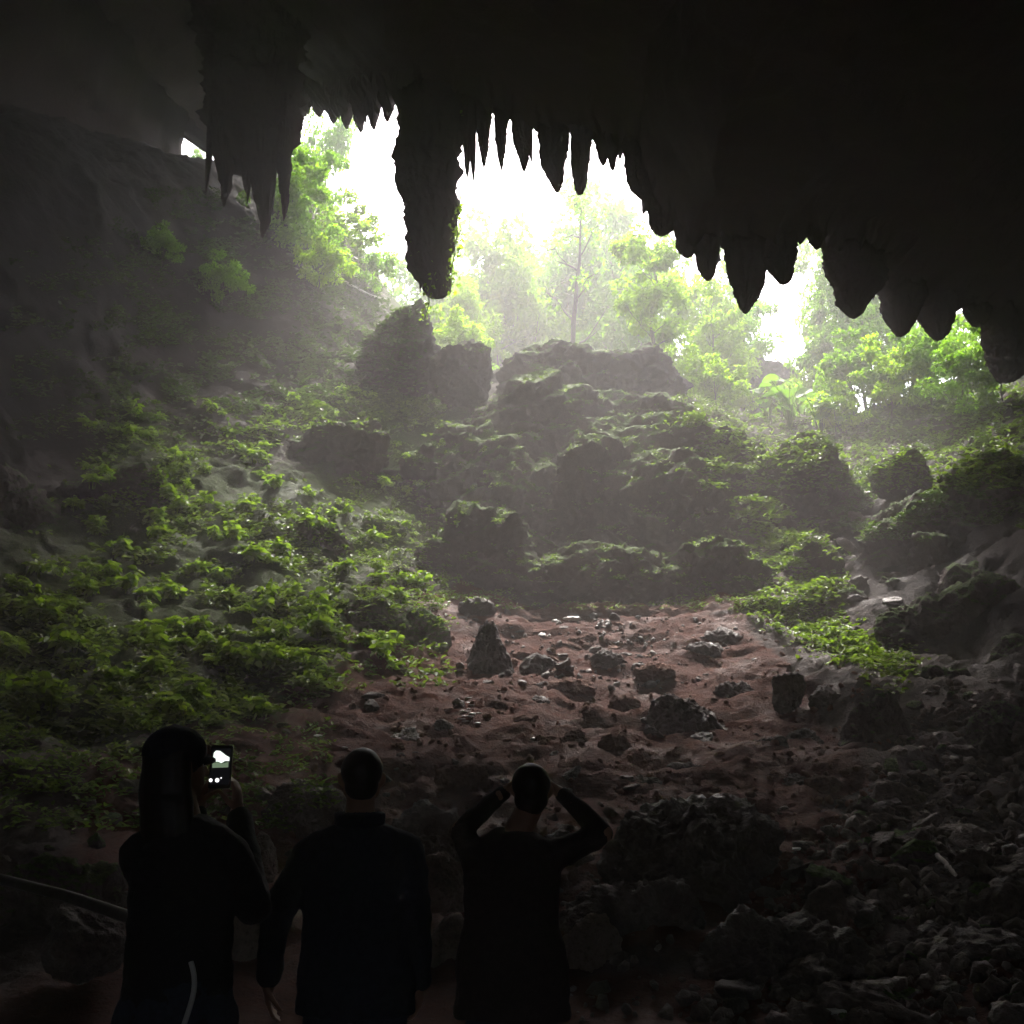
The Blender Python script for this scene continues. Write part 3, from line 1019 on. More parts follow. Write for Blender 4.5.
PLANTS = [
    (185, left_poly, .03, .9, 'bright green broadleaf plant among the many covering the left slope', 'broadleaf plants on the left slope', 41),
    (26, lambda r: (r.uniform(300, 420), r.uniform(480, 650)), -.1, .9, 'broadleaf plant on the broken rocks between the left slope and the mound', 'broadleaf plants left of the mound', 42),
    (14, crest_poly, -9, .8, 'broadleaf plant along the leafy crest of the big shadowed outcrop', 'broadleaf plants on the crest', 43),
    (24, lambda r: (lambda t: (770 + t * 125 + r.gauss(0, 9), 607 + t * 62 + r.gauss(0, 9)))(r.random()), -9, .6, 'low green plant on the ridge right of the red earth', 'plants on the right ridge', 44),
    (5, lambda r: (r.uniform(375, 430), r.uniform(645, 680)), -9, .8, 'lone bright plant sprouting beside the red earth, left of the pointed boulder', 'lone plants by the red earth', 45),
    (14, lambda r: (r.uniform(395, 500), 455 + (0) + r.uniform(-15, 75)), -9, .55, 'small plant on the mossy left shoulder of the mound', 'small plants on the mound', 46),
]
for n, poly, thr, s, lab, grp, sd in PLANTS:
    for loc, nor, px, py in zone_points(n, poly, sd, thr):
        random.seed(int(px * 13 + py))
        put_plant(PP, loc - Vector((0, 0, .03)), s * random.uniform(.6, 1.25), random.uniform(0, 6.28), 'broadleaf_plant', lab, 'plant', grp)
random.seed(99)

# young bright plants named one by one
for px, py, s, lab in [(152, 0, 0, '')][:0]:
    pass


def cover(name, n, poly, seed, thr, size, mat, sc=.02, need=None, up=.6, wd=.5):
    pts = zone_points(n, poly, seed, thr, sc, need)
    if not pts: return
    rg = np.random.default_rng(seed)
    k = 4
    C = np.repeat(np.array([tuple(p[0]) for p in pts]), k, 0) + rg.normal(0, size * .6, (len(pts) * k, 3)) * np.array([1, 1, .35])
    Nn = np.repeat(np.array([tuple(p[1]) for p in pts]), k, 0)
    a = rg.uniform(0, 6.28, len(C))
    D = unit(np.stack([np.cos(a), np.sin(a), rg.uniform(-.2, up, len(C))], 1) + Nn * .35)
    nv = unit(np.stack([-D[:, 0] * D[:, 2], -D[:, 1] * D[:, 2], 1 - D[:, 2] ** 2], 1) + rg.normal(0, .25, D.shape))
    Ls = size * rg.uniform(.5, 1.3, len(C))
    v, f = leaf_quads(C + Nn * size * .15, D, nv, Ls, Ls * wd)
    tag(obj(name, mesh(name, v, f, False, [M[mat]])), kind='stuff')


NZ = lambda h: h[1].z > .3
cover('ground_cover', 3300, left_poly, 51, -.02, .13, 'cover', .02)
cover('low_weeds', 1500, lambda r: (r.uniform(-10, 330), r.uniform(660, 830)), 52, -.05, .09, 'cover', .03)
cover('moss_fringe', 3000, lambda r: (r.uniform(355, 770), r.uniform(345, 610)), 53, -.12, .075, 'cover', .03, lambda h: h[1].z > .5)
cover('crest_cover', 550, crest_poly, 54, -9, .16, 'cover')
cover('gully_cover', 1500, lambda r: (lambda t: (690 + t * 130 + r.gauss(0, 14), 400 + t * 190 + r.gauss(0, 12)))(r.random()), 55, -.15, .15, 'cover', .04, lambda h: h[1].z > .35)
cover('ridge_cover', 900, lambda r: (lambda t: (760 + t * 140 + r.gauss(0, 14), 600 + t * 70 + r.gauss(0, 10)))(r.random()), 56, -.3, .12, 'cover', .05)
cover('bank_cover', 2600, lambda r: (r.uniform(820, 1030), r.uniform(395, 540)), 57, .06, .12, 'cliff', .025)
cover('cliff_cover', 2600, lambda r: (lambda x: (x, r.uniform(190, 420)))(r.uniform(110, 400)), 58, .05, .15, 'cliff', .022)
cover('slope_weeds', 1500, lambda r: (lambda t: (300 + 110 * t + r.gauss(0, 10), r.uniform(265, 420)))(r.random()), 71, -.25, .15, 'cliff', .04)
cover('bank_weeds', 2200, lambda r: (r.uniform(700, 1030), r.uniform(385, 490)), 72, -.3, .15, 'cover', .04)
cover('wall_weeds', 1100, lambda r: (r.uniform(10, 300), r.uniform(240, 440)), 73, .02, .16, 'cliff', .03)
cover('broken_rock_cover', 700, lambda r: (r.uniform(290, 450), r.uniform(480, 690)), 59, -.05, .12, 'cover', .03)


# ------------------------------------------------------------------ trees and shrubs
def tree_mesh(seed, H, Rc, nleaf, lsz, r0, nlimb=8, bare=.4, K=26, flat=1.0):
    rg = np.random.default_rng(seed)
    parts = []
    n = 14
    tz = np.linspace(0, 1, n)
    bend = np.cumsum(rg.normal(0, .035, (n, 2)), 0) * H * .35
    tp = np.concatenate([bend, (tz * H * .92)[:, None]], 1)
    parts.append(tube(tp, r0 * (1 - tz) ** .8 + r0 * .12, 9))
    ends = [tp[-1], tp[-2]]
    for l in range(nlimb):
        t = bare + (1 - bare) * (l + rg.uniform(0, .8)) / nlimb
        p = np.array([np.interp(t, tz, tp[:, k]) for k in range(3)])
        a = l * 2.4 + rg.uniform(-.5, .5)
        ln = Rc * rg.uniform(.7, 1.1) * (1 - .35 * t)
        d = np.array([math.cos(a), math.sin(a), rg.uniform(.25, .9)])
        q = [p + d * ln * u + np.array([0, 0, ln * .25 * u * u]) + rg.normal(0, .03, 3) * ln for u in np.linspace(0, 1, 6)]
        parts.append(tube(q, r0 * .42 * (1 - t * .6) * np.linspace(1, .2, 6), 6))
        ends.append(q[-1]); ends.append(q[3])
        for s in range(2):
            j = 2 + s * 2
            d2 = unit(d + rg.normal(0, .7, 3))
            q2 = [q[j] + d2 * ln * .5 * u for u in np.linspace(0, 1, 4)]
            parts.append(tube(q2, r0 * .18 * np.linspace(1, .25, 4), 5))
            ends.append(q2[-1])
    ends = np.array(ends)
    cen = ends[rg.integers(0, len(ends), K)] + rg.normal(0, Rc * .16, (K, 3))
    ci = rg.integers(0, K, nleaf)
    rad = Rc * rg.uniform(.14, .34, K)[ci]
    dv = unit(rg.normal(size=(nleaf, 3)))
    C = cen[ci] + dv * (rad * rg.uniform(.25, 1, nleaf) ** .6)[:, None] * np.array([1, 1, .72 * flat])
    D = unit(dv * .7 + rg.normal(0, .6, (nleaf, 3)) + np.array([0, 0, -.15]))
    nv = unit(rg.normal(0, .6, (nleaf, 3)) + np.array([0, 0, .9]))
    nv = unit(nv - D * np.sum(nv * D, 1)[:, None])
    Ls = lsz * rg.uniform(.6, 1.3, nleaf)
    return join(parts), leaf_quads(C, D, nv, Ls, Ls * .55)


def tree_proto(seed, H, Rc, nleaf, lsz, r0, mat, **kw):
    t, c = tree_mesh(seed, H, Rc, nleaf, lsz, r0, **kw)
    return (mesh('trunk', *t, True, [M['bark']]), mesh('crown', *c, False, [M[mat]]), H)


TP = {
    'airy': [tree_proto(61, 12, 3.4, 3600, .34, .16, 'leafC', nlimb=10, K=34), tree_proto(62, 12, 3.8, 3800, .34, .18, 'leafC', nlimb=11, K=38)],
    'full': [tree_proto(63, 9, 2.9, 6500, .27, .15, 'leafD', nlimb=13, bare=.25, K=52), tree_proto(64, 9, 3.0, 6500, .27, .16, 'leafB', nlimb=13, bare=.22, K=52)],
    'dense': [tree_proto(60, 9.5, 1.9, 5600, .22, .13, 'leafD', nlimb=16, bare=.48, K=54)],
    'thin': [tree_proto(65, 15, 2.8, 420, .28, .25, 'leafC', nlimb=8, bare=.42, K=26)],
    'shrub': [tree_proto(66, 3.2, 1.7, 2600, .24, .05, 'leafB', nlimb=11, bare=.05, K=34), tree_proto(67, 3.2, 1.8, 2600, .24, .05, 'leafD', nlimb=11, bare=.05, K=34),
              tree_proto(68, 3.0, 1.8, 2600, .22, .05, 'leafC', nlimb=11, bare=.05, K=36)],
}


def put_tree(kind, var, px, top, Yd, H, label, group, rz=0, wide=1.0, name='tree', cat='tree'):
    tr, cr, H0 = TP[kind][var]
    p = at(px, top, Yd)
    g = drop(p.x, p.y)
    gz = g[0].z if g else p.z - H
    s = H / H0
    base = max(gz - .1, -99)
    if kind != 'shrub':
        s = max(.25, (p.z - base) / H0 / 1.02)
    r = empty(name, (p.x, p.y, base if kind != 'shrub' else gz - .15), label, cat, group)
    r.rotation_euler = (0, 0, rz)
    r.scale = (s * wide, s * wide, s)
    obj('trunk', tr, r)
    obj('crown', cr, r)
    return r


TG = 'trees in the bright opening'
TREES = [
    ('thin', 0, 575, 182, 52, 'thin bare limbed tree standing in the middle of the bright opening', .3, .75),
    ('dense', 0, 657, 232, 48, 'dense yellow green tree in front of the sloping stalactite curtain', 1.2, 1.0),
    ('airy', 0, 612, 205, 68, 'pale airy tree behind the thin bare tree, on its right', .6, .9),
    ('airy', 1, 540, 232, 70, 'pale airy tree behind the thin bare tree, on its left', 2.0, .9),
    ('airy', 0, 497, 262, 72, 'pale small tree halfway between the great column and the thin tree', 3.2, .9),
    ('airy', 1, 462, 258, 66, 'hazy tree just right of the tip of the great hanging column', 4.1, .8),
    ('full', 1, 590, 262, 76, 'farthest pale tree, round crowned, behind the thin tree', 5.0, .9),
    ('full', 0, 525, 285, 62, 'low leafy tree above the left half of the mound summit', .4, .9),
    ('full', 0, 470, 295, 56, 'low bright tree rising behind the rounded hazy outcrop', .4, .9),
    ('full', 1, 640, 290, 60, 'green tree half hidden behind the dense yellow green one', 1.4, .9),
    ('airy', 0, 700, 265, 62, 'pale tree below the tongue shaped stalactite', 1.9, .75),
    ('full', 0, 722, 322, 52, 'bright leafy tree below the long sharp stalactite', 2.9, .9),
    ('full', 1, 835, 262, 50, 'tall green tree below the massive wide stalactite', 2.2, .75),
    ('airy', 1, 880, 285, 54, 'loose green tree between the massive stalactite and the heavy one', 3.9, .8),
    ('full', 1, 870, 320, 46, 'dark green bushy tree over the right bank', .9, .8),
    ('full', 0, 930, 345, 46, 'green tree under the rounded pair of stalactites', 5.9, .8),
    ('full', 1, 985, 335, 44, 'shaded tree under the low stub at the right', 4.9, .8),
    ('full', 0, 505, 248, 63, 'round crowned tree between the two pale airy trees left of the thin tree', .9, .85),
    ('full', 1, 548, 262, 68, 'leafy tree just left of the stem of the thin bare tree', 1.9, .8),
    ('full', 0, 608, 256, 68, 'leafy tree just right of the stem of the thin bare tree', 2.9, .75),
    ('full', 1, 448, 285, 64, 'leafy tree close under the tip of the great column', 3.9, .8),
    ('airy', 1, 632, 214, 64, 'tall airy tree touching the left end of the sloping curtain', 4.6, .7),
    ('full', 0, 690, 285, 55, 'bright bushy tree right beside the dense yellow green one', 5.2, .7),
    ('full', 1, 738, 300, 60, 'round tree seen between the tongue shaped and the long sharp stalactite', 1.5, .7),
    ('full', 0, 846, 250, 55, 'bright tree rising between the small spike and the massive stalactite', .7, .7),
    ('full', 0, 860, 300, 50, 'broad green tree below the point of the massive stalactite', 3.1, .9),
    ('full', 1, 905, 318, 50, 'green tree behind the rounded pair of stalactites', 2.1, .9),
    ('full', 0, 965, 318, 50, 'green tree seen in the last gap before the rightmost stalactite', 1.1, .9),
    ('full', 0, 1015, 350, 41, 'shaded tree at the right edge under the rightmost stalactite', 2.4, .9),
    ('full', 1, 950, 352, 43, 'dim tree between the green one and the right edge', 3.3, .9),
    ('airy', 1, 325, 108, 57, 'pale tree clinging to the cliff at the left edge of the opening', 1.1, .55),
    ('airy', 0, 300, 128, 55, 'pale tree on the cliff touching the left stalactite cluster', 2.1, .55),
    ('airy', 1, 195, 150, 54, 'tree glimpsed through the small window in the rock at the left', 2.6, .5),
    ('airy', 0, 395, 255, 64, 'misty tree low in the gap left of the great column', 4.4, .8),
    ('full', 1, 770, 388, 58, 'hazy tree low in the right gap of the opening', 4.2, .8),
]
for kind, var, px, top, Yd, lab, rz, wide in TREES:
    put_tree(kind, var, px, top, Yd, 10, lab, TG, rz, wide)

SHG = 'shrubs on the banks of the opening'
SHRUBS = [
    (0, 290, 215, 44, 2.6, 'shrub on the upper left cliff just under the pale trees'), (2, 312, 190, 47, 2.8, 'shrub high on the left cliff beside the bright sky'),
    (1, 345, 225, 47, 2.4, 'shrub at the bright edge of the left cliff'), (2, 310, 262, 43, 2.2, 'shrub halfway up the left cliff, over the yellow sprays'),
    (1, 318, 305, 42, 1.8, 'yellow green shrub low on the left cliff'), (0, 222, 280, 38, 1.4, 'dim shrub on the shaded part of the left cliff'),
    (0, 163, 258, 37, 1.2, 'dimmest shrub, deep in the shade of the left cliff'), (2, 370, 290, 48, 1.6, 'shrub where the left cliff dips to the sky'),
    (1, 690, 370, 46, 2.4, 'shrub directly right of the mound summit'), (1, 715, 385, 45, 2.0, 'bright shrub on the rim right of the mound'),
    (2, 745, 345, 56, 3.0, 'hazy shrub below the long sharp stalactite'), (1, 800, 395, 50, 2.4, 'shrub behind the round leaved plants'),
    (0, 850, 385, 43, 2.6, 'dark shrub right of the round leaved plants'), (1, 890, 395, 41, 2.4, 'shrub in the middle of the right bank'),
    (0, 930, 385, 40, 2.4, 'shaded shrub on the right bank'), (2, 960, 400, 38, 2.0, 'pale shrub near the right edge of the right bank'),
    (0, 1000, 395, 37, 2.2, 'shrub at the right edge under the rightmost stalactite'), (1, 835, 425, 41, 1.6, 'low bright shrub over the big rounded boulder'),
    (2, 500, 335, 50, 2.6, 'pale shrub in the dip left of the mound summit'), (1, 450, 320, 48, 2.4, 'pale shrub behind the rounded hazy outcrop'),
]
for var, px, py, Yd, H, lab in SHRUBS:
    p = at(px, py, Yd)
    tr, cr, H0 = TP['shrub'][var]
    g = drop(p.x, p.y)
    r = empty('shrub', (p.x, p.y, g[0].z - .2 if g else p.z), lab, 'shrub', SHG)
    r.rotation_euler = (0, 0, px)
    s = H / H0
    r.scale = (s, s, s)
    obj('stem', tr, r)
    obj('foliage', cr, r)


# round leaved plants in the right gap
def round_leaf_plant(seed, n):
    rg = np.random.default_rng(seed)
    Vs, Fs, st, o = [], [], [], 0
    for k in range(n):
        a = rg.uniform(0, 6.28)
        h = rg.uniform(.6, 1.9)
        rr = rg.uniform(.1, 1.0)
        tip = np.array([math.cos(a) * rr, math.sin(a) * rr, h])
        st.append(tube([np.array([0, 0, -.1]), tip * np.array([.4, .4, .7]), tip], [.02, .016, .01], 5))
        nv = unit(np.array([math.cos(a) * .5, math.sin(a) * .5 - .5, 1.0]) + rg.normal(0, .2, 3))
        u = unit(np.cross(nv, [0.3, 1, 0]))
        w = np.cross(nv, u)
        R0 = rg.uniform(.2, .32)
        b = np.linspace(0, 2 * math.pi, 16, endpoint=False)
        ring = tip + R0 * (np.cos(b)[:, None] * u + np.sin(b)[:, None] * w) + nv * (.05 * np.cos(b * 2))[:, None] * 1
        inn = tip + .5 * R0 * (np.cos(b)[:, None] * u + np.sin(b)[:, None] * w) - nv * .03
        V = np.concatenate([ring, inn, [tip - nv * .05]])
        i = np.arange(16)
        j = (i + 1) % 16
        F = np.concatenate([np.stack([i, j, j + 16, i + 16], 1)])
        i2 = np.arange(0, 16, 2)
        F2 = np.stack([i2 + 16, (i2 + 1) % 16 + 16, (i2 + 2) % 16 + 16, np.full(8, 32)], 1)
        Vs.append(V)
        Fs.append(np.concatenate([F, F2]) + o)
        o += len(V)
    return mesh('foliage', np.concatenate(Vs), np.concatenate(Fs), True, [M['round']]), mesh('stem', *join(st), True, [M['cover']])


RL = [round_leaf_plant(70 + k, 15) for k in range(3)]
for k, (px, py, Yd, lab) in enumerate([(768, 418, 45, 'round leaved plant, leftmost of those in the right gap'), (790, 432, 43, 'round leaved plant in front, low in the right gap'),
                                       (800, 408, 47, 'round leaved plant highest in the right gap'), (820, 434, 41, 'round leaved plant beside the knob of the big rounded boulder')]):
    p = at(px, py, Yd)
    g = drop(p.x, p.y)
    r = empty('round_leaf_plant', (p.x, p.y, g[0].z - .05 if g else p.z), lab, 'plant', 'round leaved plants in the right gap')
    fo, st = RL[k % 3]
    obj('foliage', fo, r)
    obj('stem', st, r)
    r.rotation_euler.z = k * 1.7


# vines on the great column, roots on the left cliff
def vine(px0, py0, px1, py1, Yd, label, n=90, seed=1, sz=.13):
    rg = np.random.default_rng(seed)
    a, b = at(px0, py0, Yd), at(px1, py1, Yd)
    t = np.linspace(0, 1, 14)
    p = np.array(a)[None] * (1 - t)[:, None] + np.array(b)[None] * t[:, None] + np.cumsum(rg.normal(0, .03, (14, 3)), 0)
    p -= np.array(a)
    r = empty('vine', a, label, 'vine', 'vines on the great hanging column')
    obj('stem', mesh('stem', *tube(p, .018, 5), True, [M['bark']]), r)
    ti = rg.uniform(0, 1, n)
    C = np.stack([np.interp(ti, t, p[:, k]) for k in range(3)], 1) + rg.normal(0, .1, (n, 3))
    D = unit(rg.normal(0, 1, (n, 3)) + np.array([0, 0, -.5]))
    nv = unit(rg.normal(0, 1, (n, 3)))
    nv = unit(nv - D * np.sum(nv * D, 1)[:, None])
    Ls = sz * rg.uniform(.6, 1.4, n)
    obj('foliage', mesh('foliage', *leaf_quads(C, D, nv, Ls, Ls * .6), False, [M['leafD']]), r)


vine(413, 165, 415, 262, 33.6, 'leafy vine down the left edge of the great hanging column', 90, 3)
vine(461, 200, 447, 292, 33.4, 'leafy vine down the right edge of the great hanging column', 120, 4)
vine(432, 268, 430, 316, 33.4, 'vine end dangling from the tip of the great hanging column', 46, 5)
vine(462, 110, 461, 138, 33.6, 'wisp of vine in the slit right of the great hanging column', 26, 6)
for k, (q, lab) in enumerate([([(352, 222), (366, 240), (372, 262), (388, 285)], 'pale root running down the bright edge of the left cliff'),
                              ([(340, 250), (362, 262), (380, 278), (392, 290)], 'pale root fanning out above the tall hazy outcrop'),
                              ([(330, 270), (350, 285), (372, 296), (390, 300)], 'lowest pale root at the foot of the left cliff')]):
    pts = []
    for px, py in q:
        h = hit(px, py)
        pts.append(np.array(h[0] - ray(px, py).normalized() * .1) if h else None)
    pts = [p for p in pts if p is not None]
    if len(pts) > 1:
        t = np.linspace(0, len(pts) - 1, 20)
        pp = np.stack([np.interp(t, range(len(pts)), [p[k2] for p in pts]) for k2 in range(3)], 1)
        tag(obj('hanging_root', mesh('hanging_root', *tube(pp, .05, 6), True, [M['root']])), lab, 'root', 'roots on the left cliff')


# ------------------------------------------------------------------ people
def ball(V, F, c, r, rot=None, n=14):
    a = np.linspace(0, math.pi, n)
    b = np.linspace(0, 2 * math.pi, n * 2, endpoint=False)
    A, B = np.meshgrid(a, b, indexing='ij')
    p = np.stack([np.sin(A) * np.cos(B) * r[0], np.sin(A) * np.sin(B) * r[1], np.cos(A) * r[2]], -1).reshape(-1, 3)
    if rot is not None: p = p @ np.array(rot.to_matrix() if hasattr(rot, 'to_matrix') else rot).T
    p = p + np.array(c)
    i = np.arange(n * n * 2).reshape(n, n * 2)
    j = np.roll(i, -1, 1)
    f = np.stack([i[:-1].ravel(), i[1:].ravel(), j[1:].ravel(), j[:-1].ravel()], 1) + sum(len(v) for v in V)
    V.append(p)
    F.append(f)


def limb(V, F, pts, rad, n=16, flat=None):
    # swept chain of rounded segments
    pts = [np.array(p, float) for p in pts]
    for k in range(len(pts) - 1):
        a, b = pts[k], pts[k + 1]
        ra, rb = rad[k], rad[k + 1]
        steps = max(2, int(np.linalg.norm(b - a) / (.35 * max(.006, min(ra, rb)))))
        steps = min(steps, 40)
        d = unit((b - a)[None])[0]
        ref = np.array([0, 0, 1.0]) if abs(d[2]) < .9 else np.array([0, 1.0, 0])
        u = unit(np.cross(d, ref)[None])[0]
        w = np.cross(d, u)
        rings = []
        for q in np.linspace(-1, 0, 5)[:-1]:
            rings.append((a + d * ra * math.sin(q * math.pi / 2), ra * math.cos(q * math.pi / 2) + 1e-4))
        for q in np.linspace(0, 1, steps):
            rings.append((a + (b - a) * q, ra + (rb - ra) * q))
        for q in np.linspace(0, 1, 5)[1:]:
            rings.append((b + d * rb * math.sin(q * math.pi / 2), rb * math.cos(q * math.pi / 2) + 1e-4))
        ang = np.linspace(0, 2 * math.pi, n, endpoint=False)
        P_ = np.concatenate([c + r * (np.cos(ang)[:, None] * u + np.sin(ang)[:, None] * w) for c, r in rings])
        i = np.arange(len(rings) * n).reshape(len(rings), n)
        j = np.roll(i, -1, 1)
        f = np.stack([i[:-1].ravel(), j[:-1].ravel(), j[1:].ravel(), i[1:].ravel()], 1) + sum(len(v) for v in V)
        V.append(P_)
        F.append(f)


def loft(V, F, secs, n=28):
    # secs: (z, cx, cy, rx, ry)
    secs = np.array(secs, float)
    zz = np.linspace(secs[0, 0], secs[-1, 0], 40)
    o = np.argsort(secs[:, 0])
    s = [np.interp(zz, secs[o, 0], secs[o, k]) for k in range(1, 5)]
    ang = np.linspace(0, 2 * math.pi, n, endpoint=False)
    rings = [np.stack([s[0][k] + s[2][k] * np.cos(ang), s[1][k] + s[3][k] * np.sin(ang), np.full(n, zz[k])], 1) for k in range(40)]
    rings = [np.stack([np.full(n, s[0][0]), np.full(n, s[1][0]), np.full(n, zz[0])], 1)] + rings + [np.stack([np.full(n, s[0][-1]), np.full(n, s[1][-1]), np.full(n, zz[-1])], 1)]
    P_ = np.concatenate(rings)
    i = np.arange(42 * n).reshape(42, n)
    j = np.roll(i, -1, 1)
    f = np.stack([i[:-1].ravel(), j[:-1].ravel(), j[1:].ravel(), i[1:].ravel()], 1) + sum(len(v) for v in V)
    V.append(P_)
    F.append(f)


def remeshed(name, V, F, mat, voxel=.009, smooth=4, fold=0.0, seed=0):
    me = mesh('tmp', np.concatenate(V), np.concatenate(F))
    o = bpy.data.objects.new('tmp', me)
    COL.objects.link(o)
    m = o.modifiers.new('r', 'REMESH')
    m.mode = 'VOXEL'
    m.voxel_size = voxel
    m.use_smooth_shade = True
    s = o.modifiers.new('s', 'SMOOTH')
    s.iterations = smooth
    s.factor = .5
    bpy.context.view_layer.update()
    dg = bpy.context.evaluated_depsgraph_get()
    res = bpy.data.meshes.new_from_object(o.evaluated_get(dg))
    bpy.data.objects.remove(o)
    res.name = name
    if fold:
        n = len(res.vertices)
        co = np.zeros(n * 3, np.float32)
        no = np.zeros(n * 3, np.float32)
        res.vertices.foreach_get('co', co)
        res.vertices.foreach_get('normal', no)
        co, no = co.reshape(-1, 3), no.reshape(-1, 3)
        d = fold * (ridged(co * np.array([6, 6, 9.0]) + seed, 3) - .5) + fold * .8 * fbm(co * 4 + seed, 3)
        co = co + no * d[:, None]
        res.vertices.foreach_set('co', co.astype(np.float32).ravel())
        res.update()
    res.materials.clear()
    res.materials.append(mat)
    res.polygons.foreach_set('use_smooth', np.ones(len(res.polygons), bool))
    return res


def basis(fwd, up):
    f = unit(np.array(fwd, float)[None])[0]
    u = np.array(up, float)
    r = unit(np.cross(f, u)[None])[0]
    u = np.cross(r, f)
    return np.stack([r, f, u], 1)      # columns: right, forward, up


def head(V, F, c, B, s=1.0):
    c = np.array(c, float)
    P_ = lambda x, y, z: c + B @ (np.array([x, y, z]) * s)
    E = lambda x, y, z, r: ball(V, F, P_(x, y, z), np.array(r) * s, B)
    E(0, -.012, .025, (.076, .094, .088))        # skull
    E(0, .022, -.03, (.062, .072, .085))         # face
    E(0, .045, -.085, (.038, .038, .03))         # chin
    limb(V, F, [P_(-.05, 0, -.05), P_(-.03, .05, -.088)], [.022 * s, .02 * s])
    limb(V, F, [P_(.05, 0, -.05), P_(.03, .05, -.088)], [.022 * s, .02 * s])
    limb(V, F, [P_(0, .088, .012), P_(0, .108, -.03)], [.009 * s, .014 * s])      # nose
    E(-.012, .095, -.034, (.009, .01, .008))
    E(.012, .095, -.034, (.009, .01, .008))
    limb(V, F, [P_(-.045, .074, .022), P_(0, .086, .02), P_(.045, .074, .022)], [.011 * s] * 3)   # brow
    limb(V, F, [P_(-.022, .082, -.06), P_(.022, .082, -.06)], [.007 * s] * 2)     # lips
    limb(V, F, [P_(-.02, .082, -.069), P_(.02, .082, -.069)], [.008 * s] * 2)
    for sx in (-1, 1):
        limb(V, F, [P_(sx * .077, -.002, .022), P_(sx * .087, -.014, .012), P_(sx * .085, -.008, -.012), P_(sx * .076, .004, -.028)], [.008 * s, .010 * s, .009 * s, .007 * s])


def eyes(parent, c, B, s=1.0):
    for sx in (-1, 1):
        V, F = [], []
        ball(V, F, np.array(c) + B @ (np.array([sx * .031, .073, .0]) * s), (.012 * s,) * 3)
        obj('eye', mesh('eye', V[0], F[0], True, [M['eye']]), parent)


def hand(V, F, w, d, n, side=1, curl=.6, s=1.0):
    # w wrist, d towards fingertips, n palm normal (fingers curl towards n)
    w = np.array(w, float)
    d = unit(np.array(d, float)[None])[0]
    n = np.array(n, float)
    n = unit((n - d * (n @ d))[None])[0]
    x = np.cross(d, n) * side
    ball(V, F, w + d * .048 * s, np.array([.042, .05, .016]) * s, np.stack([x, d, n], 1))
    limb(V, F, [w - d * .03, w + d * .02 * s], [.026 * s, .024 * s])
    for k, (ln, off) in enumerate([(.072, .031), (.082, .011), (.076, -.010), (.058, -.029)]):
        p = [w + d * .078 * s + x * off * s]
        ang = 0
        dd = d
        for j, fr in enumerate((.45, .32, .23)):
            ang += curl * (.6 if j == 0 else .9)
            dd = d * math.cos(ang) + n * math.sin(ang) + x * off * .8
            p.append(p[-1] + dd * ln * fr * s)
        limb(V, F, p, [.0092 * s, .0088 * s, .008 * s, .0066 * s], 10)
    p0 = w + d * .022 * s + x * .028 * s
    p1 = p0 + (x * .8 + d * .55 + n * .35) * .036 * s
    p2 = p1 + (d * .75 + x * .25 + n * .55) * .032 * s
    p3 = p2 + (d * .75 + n * .6) * .024 * s
    limb(V, F, [p0, p1, p2, p3], [.0135 * s, .0115 * s, .010 * s, .0078 * s], 10)


